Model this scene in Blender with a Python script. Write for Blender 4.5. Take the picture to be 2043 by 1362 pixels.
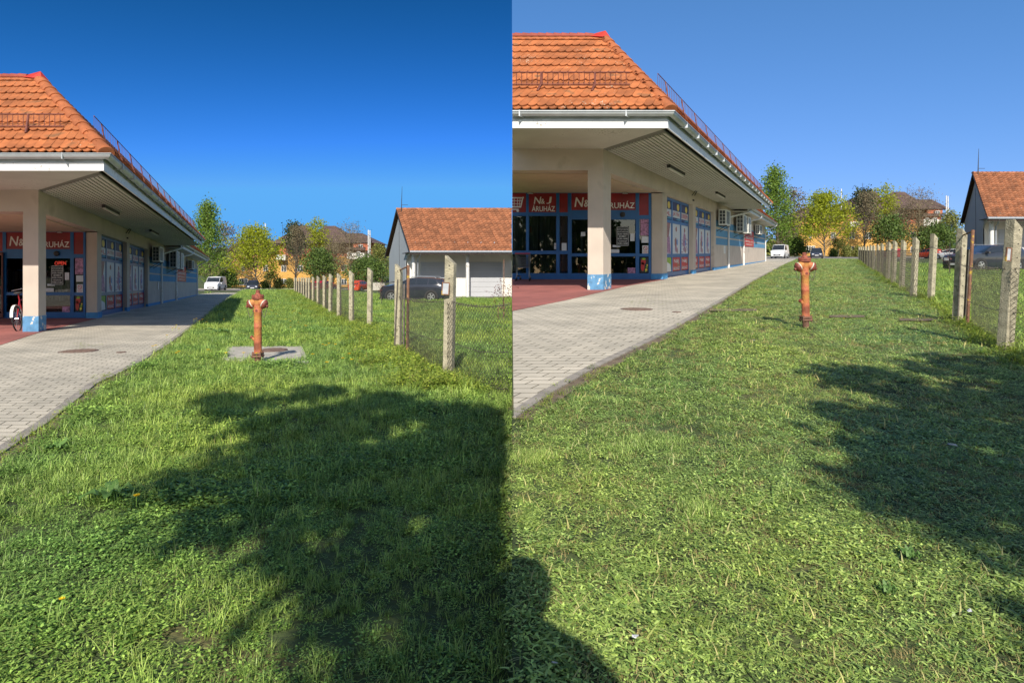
import bpy, bmesh, math, random
from mathutils import Vector, Matrix, noise
from math import sin, cos, pi, radians, tan, sqrt
S = bpy.context.scene
for o in list(bpy.data.objects): bpy.data.objects.remove(o)
COL = S.collection

# ------------------------------------------------ camera, sky, sun, exposure
F = 1200.0; YC = 532.0; CX = 1021.5; H = 1.2          # lens in photo pixels, horizon row, centre column, eye height
cam = bpy.data.cameras.new('camera'); co = bpy.data.objects.new('camera', cam); COL.objects.link(co)
co.location = (0, 0, H); co.rotation_euler = (radians(90), 0, 0)
cam.sensor_width = 36; cam.lens = F / 2043 * 36
cam.shift_y = -(681 - YC) / 2043.0
cam.clip_start = 0.02; cam.clip_end = 3000
S.camera = co
SUN_EL = radians(37); SUN_AZ = radians(0)              # sun stands behind the camera
sd = bpy.data.lights.new('sun', 'SUN'); so = bpy.data.objects.new('sun', sd); COL.objects.link(so)
sd.energy = 4.2; sd.angle = radians(0.53); sd.color = (1.0, 0.93, 0.82)
so.rotation_euler = (radians(90) - SUN_EL, 0, SUN_AZ)
so.location = (0, -20, 30)
wd = bpy.data.worlds.new('World'); S.world = wd; wd.use_nodes = True
nt = wd.node_tree; N = nt.nodes; L = nt.links
bg = N['Background']; bg.inputs['Strength'].default_value = 0.12
def sky():
    s = N.new('ShaderNodeTexSky'); s.sky_type = 'NISHITA'; s.sun_disc = False
    s.sun_elevation = SUN_EL; s.sun_rotation = radians(180); s.air_density = 1.0; s.dust_density = 0.25; s.ozone_density = 2.2
    return s
sk = sky()
# two afternoons meet over this place: a deeper blue one on the left, a paler one on the right
sp_ = N.new('ShaderNodeSeparateColor'); L.new(sk.outputs[0], sp_.inputs[0])
def grade(top, low):
    c = N.new('ShaderNodeCombineColor'); k = 0.12 * 2 ** 0.55
    for i, (t, h, rt, rh) in enumerate(zip(top, low, (1.55, 2.6, 4.47), (3.83, 5.85, 6.5))):
        g_ = math.log(h / t) / math.log(rh / rt)
        p = N.new('ShaderNodeMath'); p.operation = 'POWER'; p.inputs[1].default_value = g_; L.new(sp_.outputs[i], p.inputs[0])
        m = N.new('ShaderNodeMath'); m.operation = 'MULTIPLY'; m.inputs[1].default_value = t / rt ** g_ / k; L.new(p.outputs[0], m.inputs[0])
        mn = N.new('ShaderNodeMath'); mn.operation = 'MINIMUM'; mn.inputs[1].default_value = h * (1.35, 1.2, 1.2)[i] / k; L.new(m.outputs[0], mn.inputs[0]); L.new(mn.outputs[0], c.inputs[i])
    return c
gl = grade((.010, .108, .37), (.085, .36, .78)); gr = grade((.095, .268, .64), (.215, .47, .88))
tc = N.new('ShaderNodeTexCoord'); sx = N.new('ShaderNodeSeparateXYZ'); L.new(tc.outputs['Generated'], sx.inputs[0])
gt = N.new('ShaderNodeMath'); gt.operation = 'GREATER_THAN'; gt.inputs[1].default_value = 0.0; L.new(sx.outputs[0], gt.inputs[0])
mx = N.new('ShaderNodeMix'); mx.data_type = 'RGBA'
L.new(gt.outputs[0], mx.inputs[0]); L.new(gl.outputs[0], mx.inputs[6]); L.new(gr.outputs[0], mx.inputs[7])
# the sky on the sun's side (behind the camera) is paler and warmer
wm = N.new('ShaderNodeVectorMath'); wm.operation = 'MULTIPLY'; wm.inputs[1].default_value = (1.05, .90, .80); L.new(sk.outputs[0], wm.inputs[0])
yr = N.new('ShaderNodeMapRange'); yr.interpolation_type = 'SMOOTHSTEP'; yr.inputs[1].default_value = -.15; yr.inputs[2].default_value = .35; L.new(sx.outputs[1], yr.inputs[0])
m2 = N.new('ShaderNodeMix'); m2.data_type = 'RGBA'; L.new(yr.outputs[0], m2.inputs[0]); L.new(wm.outputs[0], m2.inputs[6]); L.new(mx.outputs[2], m2.inputs[7])
L.new(m2.outputs[2], bg.inputs['Color'])
S.view_settings.view_transform = 'Standard'; S.view_settings.look = 'None'; S.view_settings.exposure = 0.55; S.view_settings.gamma = 1
S.view_settings.use_curve_mapping = False
try:
    S.cycles.max_bounces = 6; S.cycles.transparent_max_bounces = 12; S.cycles.diffuse_bounces = 3
except Exception: pass

# ------------------------------------------------ places
HOR = {'L': 563.0, 'R': 500.0}
GS = {'L': -(563 - YC) / F, 'R': (YC - 500) / F}
def GZ(s, Y):
    if Y < 0: return 0.0
    if s == 'L': return GS['L'] * Y if Y < 125 else GS['L'] * 125 + (Y - 125) * .045
    return GS['R'] * Y
def W(x, y, Y): return Vector(((x - CX) * Y / F, Y, H - (y - YC) * Y / F))
def GY(s, y): return H * F / (y - HOR[s])
def G(s, x, y, dz=0):
    Y = GY(s, y); return Vector(((x - CX) * Y / F, Y, GZ(s, Y) + dz))

# ------------------------------------------------ mesh helpers
BASE = {}
class MB:
    def __init__(s): s.v = []; s.f = []; s.m = []; s.r = []
    def add(s, vs, fs, m=0, r=None):
        n = len(s.v); s.v += [Vector(v) for v in vs]
        for f in fs: s.f.append([n + i for i in f]); s.m.append(m); s.r.append(random.random() if r is None else r)
    def quad(s, a, b, c, d, m=0, r=None): s.add([a, b, c, d], [(0, 1, 2, 3)], m, r)
    def poly(s, p, m=0, r=None): s.add(p, [tuple(range(len(p)))], m, r)
    def boxc(s, c8, m=0, r=None):
        s.add(c8, [(0, 3, 2, 1), (4, 5, 6, 7), (0, 1, 5, 4), (1, 2, 6, 5), (2, 3, 7, 6), (3, 0, 4, 7)], m, random.random() if r is None else r)
    def box(s, P, a, b, m=0, r=None):
        (x0, y0, z0), (x1, y1, z1) = a, b
        s.boxc([P(x0, y0, z0), P(x1, y0, z0), P(x1, y1, z0), P(x0, y1, z0), P(x0, y0, z1), P(x1, y0, z1), P(x1, y1, z1), P(x0, y1, z1)], m, r)
    def prism(s, bot, top, m=0, r=None):
        n = len(bot); s.add(list(bot) + list(top), [tuple(range(n))[::-1], tuple(range(n, 2 * n))] + [(i, (i + 1) % n, n + (i + 1) % n, n + i) for i in range(n)], m, random.random() if r is None else r)
    def tube(s, pts, rad, n=6, m=0, cap=True, r=None):
        pts = [Vector(p) for p in pts]; k = len(pts)
        if not hasattr(rad, '__len__'): rad = [rad] * k
        rings = []; r = random.random() if r is None else r
        ref = None
        for i in range(k):
            d = (pts[min(i + 1, k - 1)] - pts[max(i - 1, 0)])
            if d.length < 1e-9: d = Vector((0, 0, 1))
            d.normalize()
            if ref is None or abs(ref.dot(d)) > .98: ref = Vector((0, 0, 1)) if abs(d.z) < .9 else Vector((1, 0, 0))
            a = d.cross(ref).normalized(); b = d.cross(a)
            rings.append([pts[i] + (a * cos(2 * pi * j / n) + b * sin(2 * pi * j / n)) * rad[i] for j in range(n)])
        vs = [p for q in rings for p in q]; fs = []
        for i in range(k - 1):
            for j in range(n): fs.append((i * n + j, i * n + (j + 1) % n, (i + 1) * n + (j + 1) % n, (i + 1) * n + j))
        if cap: fs.append(tuple(range(n))[::-1]); fs.append(tuple(range((k - 1) * n, k * n)))
        s.add(vs, fs, m, r)
    def lathe(s, c, ax, prof, n=20, m=0, r=None):
        c = Vector(c); ax = Vector(ax).normalized(); ref = Vector((0, 0, 1)) if abs(ax.z) < .9 else Vector((1, 0, 0))
        a = ax.cross(ref).normalized(); b = ax.cross(a)
        vs = []; fs = []
        for (rr, h) in prof: vs += [c + ax * h + (a * cos(2 * pi * j / n) + b * sin(2 * pi * j / n)) * rr for j in range(n)]
        for i in range(len(prof) - 1):
            for j in range(n): fs.append((i * n + j, i * n + (j + 1) % n, (i + 1) * n + (j + 1) % n, (i + 1) * n + j))
        fs.append(tuple(range(n))[::-1]); fs.append(tuple(range((len(prof) - 1) * n, len(prof) * n)))
        s.add(vs, fs, m, random.random() if r is None else r)
    def build(s, name, mats, parent=None, smooth=False, uv=None, norm=True, clip=None, bevel=0):
        if not isinstance(mats, (list, tuple)): mats = [mats]
        base = BASE.get(parent.name, Vector()) if parent else Vector()
        me = bpy.data.meshes.new(name)
        me.from_pydata([tuple(v) for v in s.v], [], s.f)
        for m in mats: me.materials.append(m)
        me.polygons.foreach_set('material_index', s.m)
        at = me.attributes.new('rnd', 'FLOAT', 'FACE'); at.data.foreach_set('value', s.r)
        if uv:
            ul = me.uv_layers.new(name='UVMap')
            for lp in me.loops: ul.data[lp.index].uv = uv(me.vertices[lp.vertex_index].co)
        me.update()
        if norm or clip or bevel:
            bm = bmesh.new(); bm.from_mesh(me)
            if norm: bmesh.ops.recalc_face_normals(bm, faces=bm.faces)
            if clip:
                bmesh.ops.bisect_plane(bm, geom=list(bm.verts) + list(bm.edges) + list(bm.faces), dist=1e-5, plane_co=clip[0], plane_no=clip[1], clear_outer=True)
            if bevel:
                es = [e for e in bm.edges if len(e.link_faces) == 2 and e.calc_face_angle(0) > .6]
                bmesh.ops.bevel(bm, geom=es, offset=bevel, segments=2, affect='EDGES', profile=.5)
            bm.to_mesh(me); bm.free()
        if smooth:
            me.polygons.foreach_set('use_smooth', [True] * len(me.polygons))
            try: me.set_sharp_from_angle(angle=radians(40))
            except Exception: pass
        if base.length: me.transform(Matrix.Translation(-base))
        if clip and len(me.polygons) == 0: bpy.data.meshes.remove(me); return None
        o = bpy.data.objects.new(name, me); COL.objects.link(o)
        if parent: o.parent = parent; BASE[o.name] = base
        return o
def tag(o, label=None, cat=None, group=None, kind=None):
    if label: o['label'] = label
    if cat: o['category'] = cat
    if group: o['group'] = group
    if kind: o['kind'] = kind
    return o
def thing(name, loc, label, cat, group=None, rz=0):
    o = bpy.data.objects.new(name, None); COL.objects.link(o); o.location = loc; o.rotation_euler = (0, 0, rz); o.empty_display_size = .2
    BASE[o.name] = Vector(loc); return tag(o, label, cat, group)
def local(o): BASE[o.name] = Vector(); return o       # parts given in the thing's own axes
def copy_tree(o, loc, rz=None, sc=None, parent=None):
    c = o.copy(); COL.objects.link(c)
    if parent: c.parent = parent
    else:
        c.location = loc
        if rz is not None: c.rotation_euler = (0, 0, rz)
        if sc: c.scale = (sc, sc, sc)
    for ch in o.children: copy_tree(ch, None, parent=c)
    return c
ID = lambda x, y, z: Vector((x, y, z))

# ------------------------------------------------ materials
def mat(name, col, rough=.8, var=.15, scale=4, col2=None, bump=0, bscale=60, metal=0, rnd=0, spec=.5, emit=None, thr=None, detail=6, speck=None):
    m = bpy.data.materials.new(name); m.use_nodes = True; n = m.node_tree.nodes; l = m.node_tree.links; b = n['Principled BSDF']
    b.inputs['Roughness'].default_value = rough; b.inputs['Metallic'].default_value = metal; b.inputs['Specular IOR Level'].default_value = spec
    t = n.new('ShaderNodeTexCoord'); z = n.new('ShaderNodeTexNoise'); z.inputs['Scale'].default_value = scale; z.inputs['Detail'].default_value = detail
    l.new(t.outputs['Object'], z.inputs['Vector'])
    c1 = tuple(max(0, c * (1 - var)) for c in col); c2 = tuple(min(1, c * (1 + var)) for c in col)
    r = n.new('ShaderNodeValToRGB'); e = r.color_ramp.elements
    e[0].position = .35; e[1].position = .65; e[0].color = (*c1, 1); e[1].color = (*c2, 1)
    if col2:
        p0, p1 = thr or (.56, .62); q = e.new(p0); q.color = (*c2, 1); e[-1].position = p1; e[-1].color = (*col2, 1)
    l.new(z.outputs[0], r.inputs[0]); out = r.outputs[0]
    if rnd:
        a = n.new('ShaderNodeAttribute'); a.attribute_name = 'rnd'; mr = n.new('ShaderNodeMapRange')
        mr.inputs[3].default_value = 1 - rnd; mr.inputs[4].default_value = 1 + rnd; l.new(a.outputs['Fac'], mr.inputs[0])
        x = n.new('ShaderNodeVectorMath'); x.operation = 'SCALE'; l.new(out, x.inputs[0]); l.new(mr.outputs[0], x.inputs['Scale']); out = x.outputs[0]
    if speck:
        c3, ss, st_, lo_ = speck
        za = n.new('ShaderNodeTexNoise'); za.inputs['Scale'].default_value = ss; za.inputs['Detail'].default_value = 3; l.new(t.outputs['Object'], za.inputs['Vector'])
        zb = n.new('ShaderNodeTexNoise'); zb.inputs['Scale'].default_value = lo_; l.new(t.outputs['Object'], zb.inputs['Vector'])
        sm = n.new('ShaderNodeMath'); sm.operation = 'MULTIPLY_ADD'; sm.inputs[1].default_value = .7; l.new(zb.outputs[0], sm.inputs[0]); l.new(za.outputs[0], sm.inputs[2])
        rr_ = n.new('ShaderNodeMapRange'); rr_.inputs[1].default_value = st_; rr_.inputs[2].default_value = st_ + .03; l.new(sm.outputs[0], rr_.inputs[0])
        mm_ = n.new('ShaderNodeMix'); mm_.data_type = 'RGBA'; mm_.inputs[7].default_value = (*c3, 1); l.new(rr_.outputs[0], mm_.inputs[0]); l.new(out, mm_.inputs[6]); out = mm_.outputs[2]
    l.new(out, b.inputs['Base Color'])
    if bump:
        z2 = n.new('ShaderNodeTexNoise'); z2.inputs['Scale'].default_value = bscale; z2.inputs['Detail'].default_value = 4; l.new(t.outputs['Object'], z2.inputs['Vector'])
        bp = n.new('ShaderNodeBump'); bp.inputs['Strength'].default_value = bump; bp.inputs['Distance'].default_value = .02; l.new(z2.outputs[0], bp.inputs['Height']); l.new(bp.outputs[0], b.inputs['Normal'])
    if emit: b.inputs['Emission Color'].default_value = (*emit[0], 1); b.inputs['Emission Strength'].default_value = emit[1]
    return m
def leafmat(name, ca, cb, tr=.35, cc=None, obj_rnd=True, rough=.55, big=0.0):
    m = bpy.data.materials.new(name); m.use_nodes = True; n = m.node_tree.nodes; l = m.node_tree.links; b = n['Principled BSDF']; o = n['Material Output']
    b.inputs['Roughness'].default_value = rough; b.inputs['Specular IOR Level'].default_value = .35
    a = n.new('ShaderNodeAttribute'); a.attribute_name = 'rnd'
    r = n.new('ShaderNodeValToRGB'); r.color_ramp.elements[0].color = (*ca, 1); r.color_ramp.elements[1].color = (*cb, 1)
    if cc: q = r.color_ramp.elements.new(.93); q.color = (*cb, 1); r.color_ramp.elements[-1].color = (*cc, 1)
    l.new(a.outputs['Fac'], r.inputs[0]); out = r.outputs[0]
    if obj_rnd:
        oi = n.new('ShaderNodeObjectInfo'); mr = n.new('ShaderNodeMapRange'); mr.inputs[3].default_value = .7; mr.inputs[4].default_value = 1.3
        l.new(oi.outputs['Random'], mr.inputs[0]); x = n.new('ShaderNodeVectorMath'); x.operation = 'SCALE'; l.new(out, x.inputs[0]); l.new(mr.outputs[0], x.inputs['Scale']); out = x.outputs[0]
    if big:
        g = n.new('ShaderNodeNewGeometry'); z = n.new('ShaderNodeTexNoise'); z.inputs['Scale'].default_value = big; z.inputs['Detail'].default_value = 3; l.new(g.outputs['Position'], z.inputs['Vector'])
        r2 = n.new('ShaderNodeValToRGB'); e = r2.color_ramp.elements; e[0].position = .35; e[1].position = .68; e[0].color = (.78, .86, .92, 1); e[1].color = (1.25, 1.12, .95, 1)
        l.new(z.outputs[0], r2.inputs[0]); x2 = n.new('ShaderNodeVectorMath'); x2.operation = 'MULTIPLY'; l.new(out, x2.inputs[0]); l.new(r2.outputs[0], x2.inputs[1]); out = x2.outputs[0]
    l.new(out, b.inputs['Base Color'])
    t = n.new('ShaderNodeBsdfTranslucent'); l.new(out, t.inputs[0]); mx = n.new('ShaderNodeMixShader'); mx.inputs[0].default_value = tr
    l.new(b.outputs[0], mx.inputs[1]); l.new(t.outputs[0], mx.inputs[2]); l.new(mx.outputs[0], o.inputs[0]); return m
def glassmat(name, tint=(.6, .65, .65), dark=.55):
    m = bpy.data.materials.new(name); m.use_nodes = True; n = m.node_tree.nodes; l = m.node_tree.links; o = n['Material Output']; n.remove(n['Principled BSDF'])
    g = n.new('ShaderNodeBsdfGlossy'); g.inputs['Roughness'].default_value = .02; t = n.new('ShaderNodeBsdfTransparent'); t.inputs[0].default_value = (*[c * (1 - dark) + dark * .3 for c in tint], 1)
    fr = n.new('ShaderNodeFresnel'); fr.inputs[0].default_value = 1.55; ad = n.new('ShaderNodeMath'); ad.operation = 'MULTIPLY_ADD'; ad.inputs[1].default_value = 1.0; ad.inputs[2].default_value = .03; l.new(fr.outputs[0], ad.inputs[0])
    mx = n.new('ShaderNodeMixShader'); l.new(ad.outputs[0], mx.inputs[0]); l.new(t.outputs[0], mx.inputs[1]); l.new(g.outputs[0], mx.inputs[2]); l.new(mx.outputs[0], o.inputs[0]); return m
def pavemat(name, ca, cb, mortar, w=.2, h=.1, dist=.004):
    m = bpy.data.materials.new(name); m.use_nodes = True; n = m.node_tree.nodes; l = m.node_tree.links; b = n['Principled BSDF']; b.inputs['Roughness'].default_value = .9
    u = n.new('ShaderNodeUVMap'); u.uv_map = 'UVMap'; br = n.new('ShaderNodeTexBrick'); br.offset = .5
    z0 = n.new('ShaderNodeTexNoise'); z0.inputs['Scale'].default_value = 9; ad = n.new('ShaderNodeMix'); ad.data_type = 'VECTOR'; ad.inputs[0].default_value = .006; l.new(u.outputs[0], z0.inputs['Vector']); l.new(u.outputs[0], ad.inputs[4]); l.new(z0.outputs['Color'], ad.inputs[5])
    l.new(ad.outputs[1], br.inputs['Vector'])
    br.inputs['Scale'].default_value = 1; br.inputs['Brick Width'].default_value = w; br.inputs['Row Height'].default_value = h; br.inputs['Mortar Size'].default_value = .006; br.inputs['Mortar Smooth'].default_value = .3
    br.inputs['Color1'].default_value = (*ca, 1); br.inputs['Color2'].default_value = (*cb, 1); br.inputs['Mortar'].default_value = (*mortar, 1)
    z = n.new('ShaderNodeTexNoise'); z.inputs['Scale'].default_value = .9; z.inputs['Detail'].default_value = 8; z.inputs['Roughness'].default_value = .65; l.new(u.outputs[0], z.inputs['Vector'])
    r = n.new('ShaderNodeValToRGB'); r.color_ramp.elements[0].position = .3; r.color_ramp.elements[1].position = .7; r.color_ramp.elements[0].color = (.66, .66, .64, 1); r.color_ramp.elements[1].color = (1.2, 1.18, 1.13, 1); l.new(z.outputs[0], r.inputs[0])
    x = n.new('ShaderNodeVectorMath'); x.operation = 'MULTIPLY'; l.new(br.outputs[0], x.inputs[0]); l.new(r.outputs[0], x.inputs[1]); l.new(x.outputs[0], b.inputs['Base Color'])
    z3 = n.new('ShaderNodeTexNoise'); z3.inputs['Scale'].default_value = 70; l.new(u.outputs[0], z3.inputs['Vector'])
    mm = n.new('ShaderNodeMath'); mm.operation = 'MULTIPLY_ADD'; mm.inputs[1].default_value = .25; l.new(z3.outputs[0], mm.inputs[0]); iv = n.new('ShaderNodeMath'); iv.operation = 'SUBTRACT'; iv.inputs[0].default_value = 1; l.new(br.outputs['Fac'], iv.inputs[1]); l.new(iv.outputs[0], mm.inputs[2])
    bp = n.new('ShaderNodeBump'); bp.inputs['Strength'].default_value = .8; bp.inputs['Distance'].default_value = .012; l.new(mm.outputs[0], bp.inputs['Height']); l.new(bp.outputs[0], b.inputs['Normal']); return m

M = {}
M['plaster'] = mat('plaster', (.53, .455, .385), .9, .07, 1.1, bump=.5, bscale=120, col2=(.43, .365, .30), thr=(.6, .72), detail=10)
M['plinth'] = mat('blue_plinth_paint', (.06, .25, .50), .7, .12, 5)
M['peel'] = mat('peeling_blue_paint', (.09, .24, .42), .75, .2, 6, col2=(.62, .58, .50), thr=(.58, .6))
M['blue'] = mat('blue_frame_paint', (.008, .10, .30), .35, .08, 3)
M['bandblue'] = mat('blue_wall_band', (.10, .27, .45), .85, .08, 4)
M['white'] = mat('white_paint', (.66, .66, .65), .55, .05, 3, speck=((.4, .36, .3), 9, 1.04, 2))
M['fascia'] = mat('white_fascia_board', (.68, .68, .68), .5, .05, 2, col2=(.45, .44, .42), thr=(.68, .74), speck=((.35, .33, .3), 14, 1.05, 1))
M['zinc'] = mat('zinc_gutter', (.47, .50, .52), .45, .1, 3, metal=.35)
M['soffit'] = mat('soffit_board', (.50, .49, .46), .7, .08, 1, speck=((.25, .24, .2), 16, 1.06, 1))
M['groove'] = mat('soffit_groove', (.16, .16, .14), .8, .1, 2)
M['ceil'] = mat('porch_ceiling', (.56, .45, .34), .9, .05, 2)
M['signred'] = mat('red_sign_panel', (.24, .008, .012), .4, .22, 1.5)
M['letter'] = mat('white_lettering', (.72, .70, .66), .5, .04, 3)
M['neon'] = mat('neon', (.8, .03, .03), .4, 0, 3, emit=((1, .08, .05), 2.5))
M['tile'] = mat('clay_roof_tile', (.38, .12, .038), .8, .22, 2.2, bump=.4, bscale=40, rnd=.17, col2=(.17, .09, .04), thr=(.58, .75), speck=((.55, .52, .40), 22, 1.10, .8))
M['tiled'] = mat('weathered_roof_tile', (.28, .11, .05), .85, .15, 2.2, bump=.3, rnd=.3, col2=(.18, .11, .07), thr=(.66, .8))
M['ridge'] = mat('ridge_tile', (.37, .115, .04), .7, .14, 5, rnd=.15, bump=.2)
M['ridged'] = mat('dark_ridge_tile', (.28, .055, .03), .7, .14, 5, rnd=.15, bump=.2)
M['capred'] = mat('bright_red_cap', (.45, .04, .025), .45, .1, 5)
M['deck'] = mat('roof_underlay', (.10, .05, .03), .9, .1, 5)
M['rust'] = mat('red_painted_steel', (.16, .05, .035), .7, .2, 8)
M['poster'] = mat('pale_poster', (.62, .62, .64), .5, .03, 3)
M['pnavy'] = mat('navy_poster', (.025, .025, .11), .5, .3, 3)
M['pyel'] = mat('yellow_print', (.75, .55, .06), .5, .1, 3)
M['pred'] = mat('red_poster', (.48, .025, .02), .5, .2, 2, col2=(.35, .10, .02))
M['pgreen'] = mat('green_print', (.28, .42, .02), .5, .1, 3)
M['pmauve'] = mat('mauve_print', (.38, .17, .28), .5, .5, 14)
M['pskin'] = mat('brown_print', (.33, .13, .10), .5, .4, 14)
M['pblue'] = mat('blue_print', (.10, .22, .50), .5, .3, 9)
M['black'] = mat('black_board', (.012, .012, .014), .5, .1, 3)
M['dark'] = mat('dark_plastic', (.03, .03, .032), .6, .1, 3)
M['glass'] = glassmat('shop_glass', dark=.5)
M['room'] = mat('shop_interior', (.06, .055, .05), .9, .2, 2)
M['curtain'] = mat('curtain_cloth', (.6, .6, .6), .9, .1, 3)
M['acwhite'] = mat('ac_casing', (.66, .66, .61), .5, .06, 6)
M['acdark'] = mat('ac_grille', (.05, .055, .06), .6, .2, 8)
M['concrete'] = mat('weathered_concrete', (.39, .35, .25), .95, .25, 9, bump=.9, bscale=70, col2=(.22, .20, .13), thr=(.6, .7))
M['slab'] = mat('concrete_slab', (.42, .39, .33), .95, .15, 5, bump=.5, bscale=60)
M['iron'] = mat('rusty_iron_cover', (.15, .10, .08), .8, .25, 12, bump=.8, bscale=40)
M['wire'] = mat('weathered_wire', (.14, .12, .10), .7, .3, 20, metal=.3)
M['rustpipe'] = mat('rusty_pipe', (.20, .10, .06), .85, .3, 9, col2=(.5, .33, .05), thr=(.6, .63), bump=.4)
M['kerb'] = mat('kerb_stone', (.30, .27, .23), .95, .2, 6, bump=.6)
M['soil'] = mat('soil', (.16, .12, .08), 1, .3, 7, bump=.8, bscale=50)
M['asphalt'] = mat('asphalt', (.20, .19, .18), .95, .12, 1, bump=.4)
M['pave'] = pavemat('grey_pavers', (.56, .51, .425), (.48, .44, .365), (.16, .14, .10), .21, .105)
M['pavered'] = pavemat('red_pavers', (.40, .13, .11), (.34, .115, .10), (.22, .10, .09), .21, .105)
def hydmat():
    m = mat('faded_hydrant_paint', (.33, .095, .045), .7, .35, 5, col2=(.48, .22, .055), thr=(.47, .62), bump=.5, bscale=45, detail=12)
    return m
M['hyd'] = hydmat()
M['hydcap'] = mat('hydrant_bonnet_paint', (.27, .075, .045), .65, .3, 12, bump=.4, bscale=50, col2=(.16, .06, .04))
M['hydred'] = mat('hydrant_cap_paint', (.20, .045, .03), .55, .3, 14, bump=.3)
M['hyddark'] = mat('hydrant_foot_iron', (.18, .09, .06), .8, .3, 16, bump=.5)
M['band'] = mat('pale_band', (.62, .58, .48), .6, .15, 20)
M['grassgd'] = mat('turf_soil', (.05, .07, .02), 1, .35, 1.3, col2=(.12, .11, .04), bump=1, bscale=35)
M['bark'] = mat('grey_bark', (.20, .165, .12), .95, .25, 8, bump=.6)
M['barkd'] = mat('dark_bark', (.12, .095, .07), .95, .25, 8, bump=.6)
M['twig'] = mat('pale_twig', (.25, .20, .12), .95, .25, 8)
M['orange'] = mat('orange_render', (.56, .31, .08), .9, .06, .8)
M['brick'] = mat('red_brickwork', (.42, .13, .07), .9, .15, 2)
M['brownroof'] = mat('brown_roof', (.10, .062, .055), .85, .15, .6, bump=.4, bscale=8)
M['pane'] = mat('window_glass', (.05, .06, .07), .08, .2, 1, spec=1)
M['grey'] = mat('grey_wall', (.33, .36, .40), .9, .03, 1)
M['gwhite'] = mat('garage_render', (.72, .69, .63), .9, .05, 1.2, bump=.2)
M['gdoor'] = mat('grey_sectional_door', (.44, .45, .47), .5, .03, 1)
M['fbrown'] = mat('dark_brown_board', (.045, .025, .02), .6, .1, 2)
M['tyre'] = mat('tyre_rubber', (.02, .02, .02), .85, .1, 5)
M['rim'] = mat('alloy_rim', (.55, .56, .57), .3, .05, 5, metal=.7)
M['cglass'] = mat('car_glass', (.02, .025, .03), .05, .1, 1, spec=1)
M['cwhite'] = mat('white_car_paint', (.72, .72, .72), .25, .03, 1)
M['cblack'] = mat('black_car_paint', (.03, .034, .045), .12, .1, 1, spec=.8)
M['cnavy'] = mat('navy_car_paint', (.03, .035, .06), .2, .1, 1)
M['cred'] = mat('red_car_paint', (.32, .02, .03), .25, .1, 1)
M['corange'] = mat('orange_red_car_paint', (.5, .06, .02), .25, .1, 1)
M['lamp'] = mat('headlamp_glass', (.6, .62, .65), .1, .1, 4)
M['tail'] = mat('tail_lamp', (.45, .02, .02), .3, .1, 4)
M['ply'] = mat('plate_white', (.42, .44, .47), .5, .15, 10, col2=(.3, .12, .06), thr=(.66, .7))
M['petal'] = mat('dandelion_petal', (.80, .58, .01), .6, .12, 60)
M['litter'] = mat('crumpled_paper', (.5, .51, .54), .7, .2, 40)
M['steel'] = mat('trolley_steel', (.20, .20, .21), .4, .1, 4, metal=.8)
M['skin'] = mat('skin', (.5, .3, .22), .6, .05, 5)
M['cloth'] = mat('dark_jacket', (.04, .05, .08), .9, .1, 5)
M['lblade'] = leafmat('long_grass_blade', (.07, .15, .03), (.52, .70, .17), .34, (.55, .52, .24), big=.55, rough=.42)
M['lbroad'] = leafmat('clover_leaf', (.08, .18, .03), (.46, .68, .15), .34, big=.55, rough=.42)
M['sblade'] = leafmat('mown_grass_blade', (.10, .20, .045), (.62, .80, .24), .34, (.55, .52, .27), big=.45, rough=.42)
M['dock'] = leafmat('dock_leaf', (.10, .20, .05), (.18, .32, .08), .25, obj_rnd=False)
M['fern'] = leafmat('edge_weed', (.16, .26, .03), (.40, .46, .07), .3, (.3, .22, .12))
M['straw'] = leafmat('dry_grass', (.30, .24, .09), (.55, .45, .2), .3)
# ------------------------------------------------ lettering
_tc = {}
def text_geo(body):
    if body in _tc: return _tc[body]
    c = bpy.data.curves.new('lettering_curve', 'FONT'); c.body = body; c.resolution_u = 3; c.offset = .012
    o = bpy.data.objects.new('lettering_curve', c); COL.objects.link(o)
    dg = bpy.context.evaluated_depsgraph_get(); me = bpy.data.meshes.new_from_object(o.evaluated_get(dg))
    vs = [v.co.copy() for v in me.vertices]; fs = [tuple(p.vertices) for p in me.polygons]
    bpy.data.objects.remove(o); bpy.data.curves.remove(c); bpy.data.meshes.remove(me)
    x0 = min(v.x for v in vs); x1 = max(v.x for v in vs); y0 = min(v.y for v in vs); y1 = max(v.y for v in vs)
    _tc[body] = ([((v.x - x0) / (x1 - x0), (v.y - y0) / (y1 - y0)) for v in vs], fs); return _tc[body]
def text(mb, body, Q, a0, a1, b0, b1, slant=0, m=0):
    """Q(a,b) -> point on the sign's face"""
    vs, fs = text_geo(body)
    mb.add([Q(a0 + (a1 - a0) * x + slant * (b1 - b0) * y, b0 + (b1 - b0) * y) for x, y in vs], fs, m)

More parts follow.
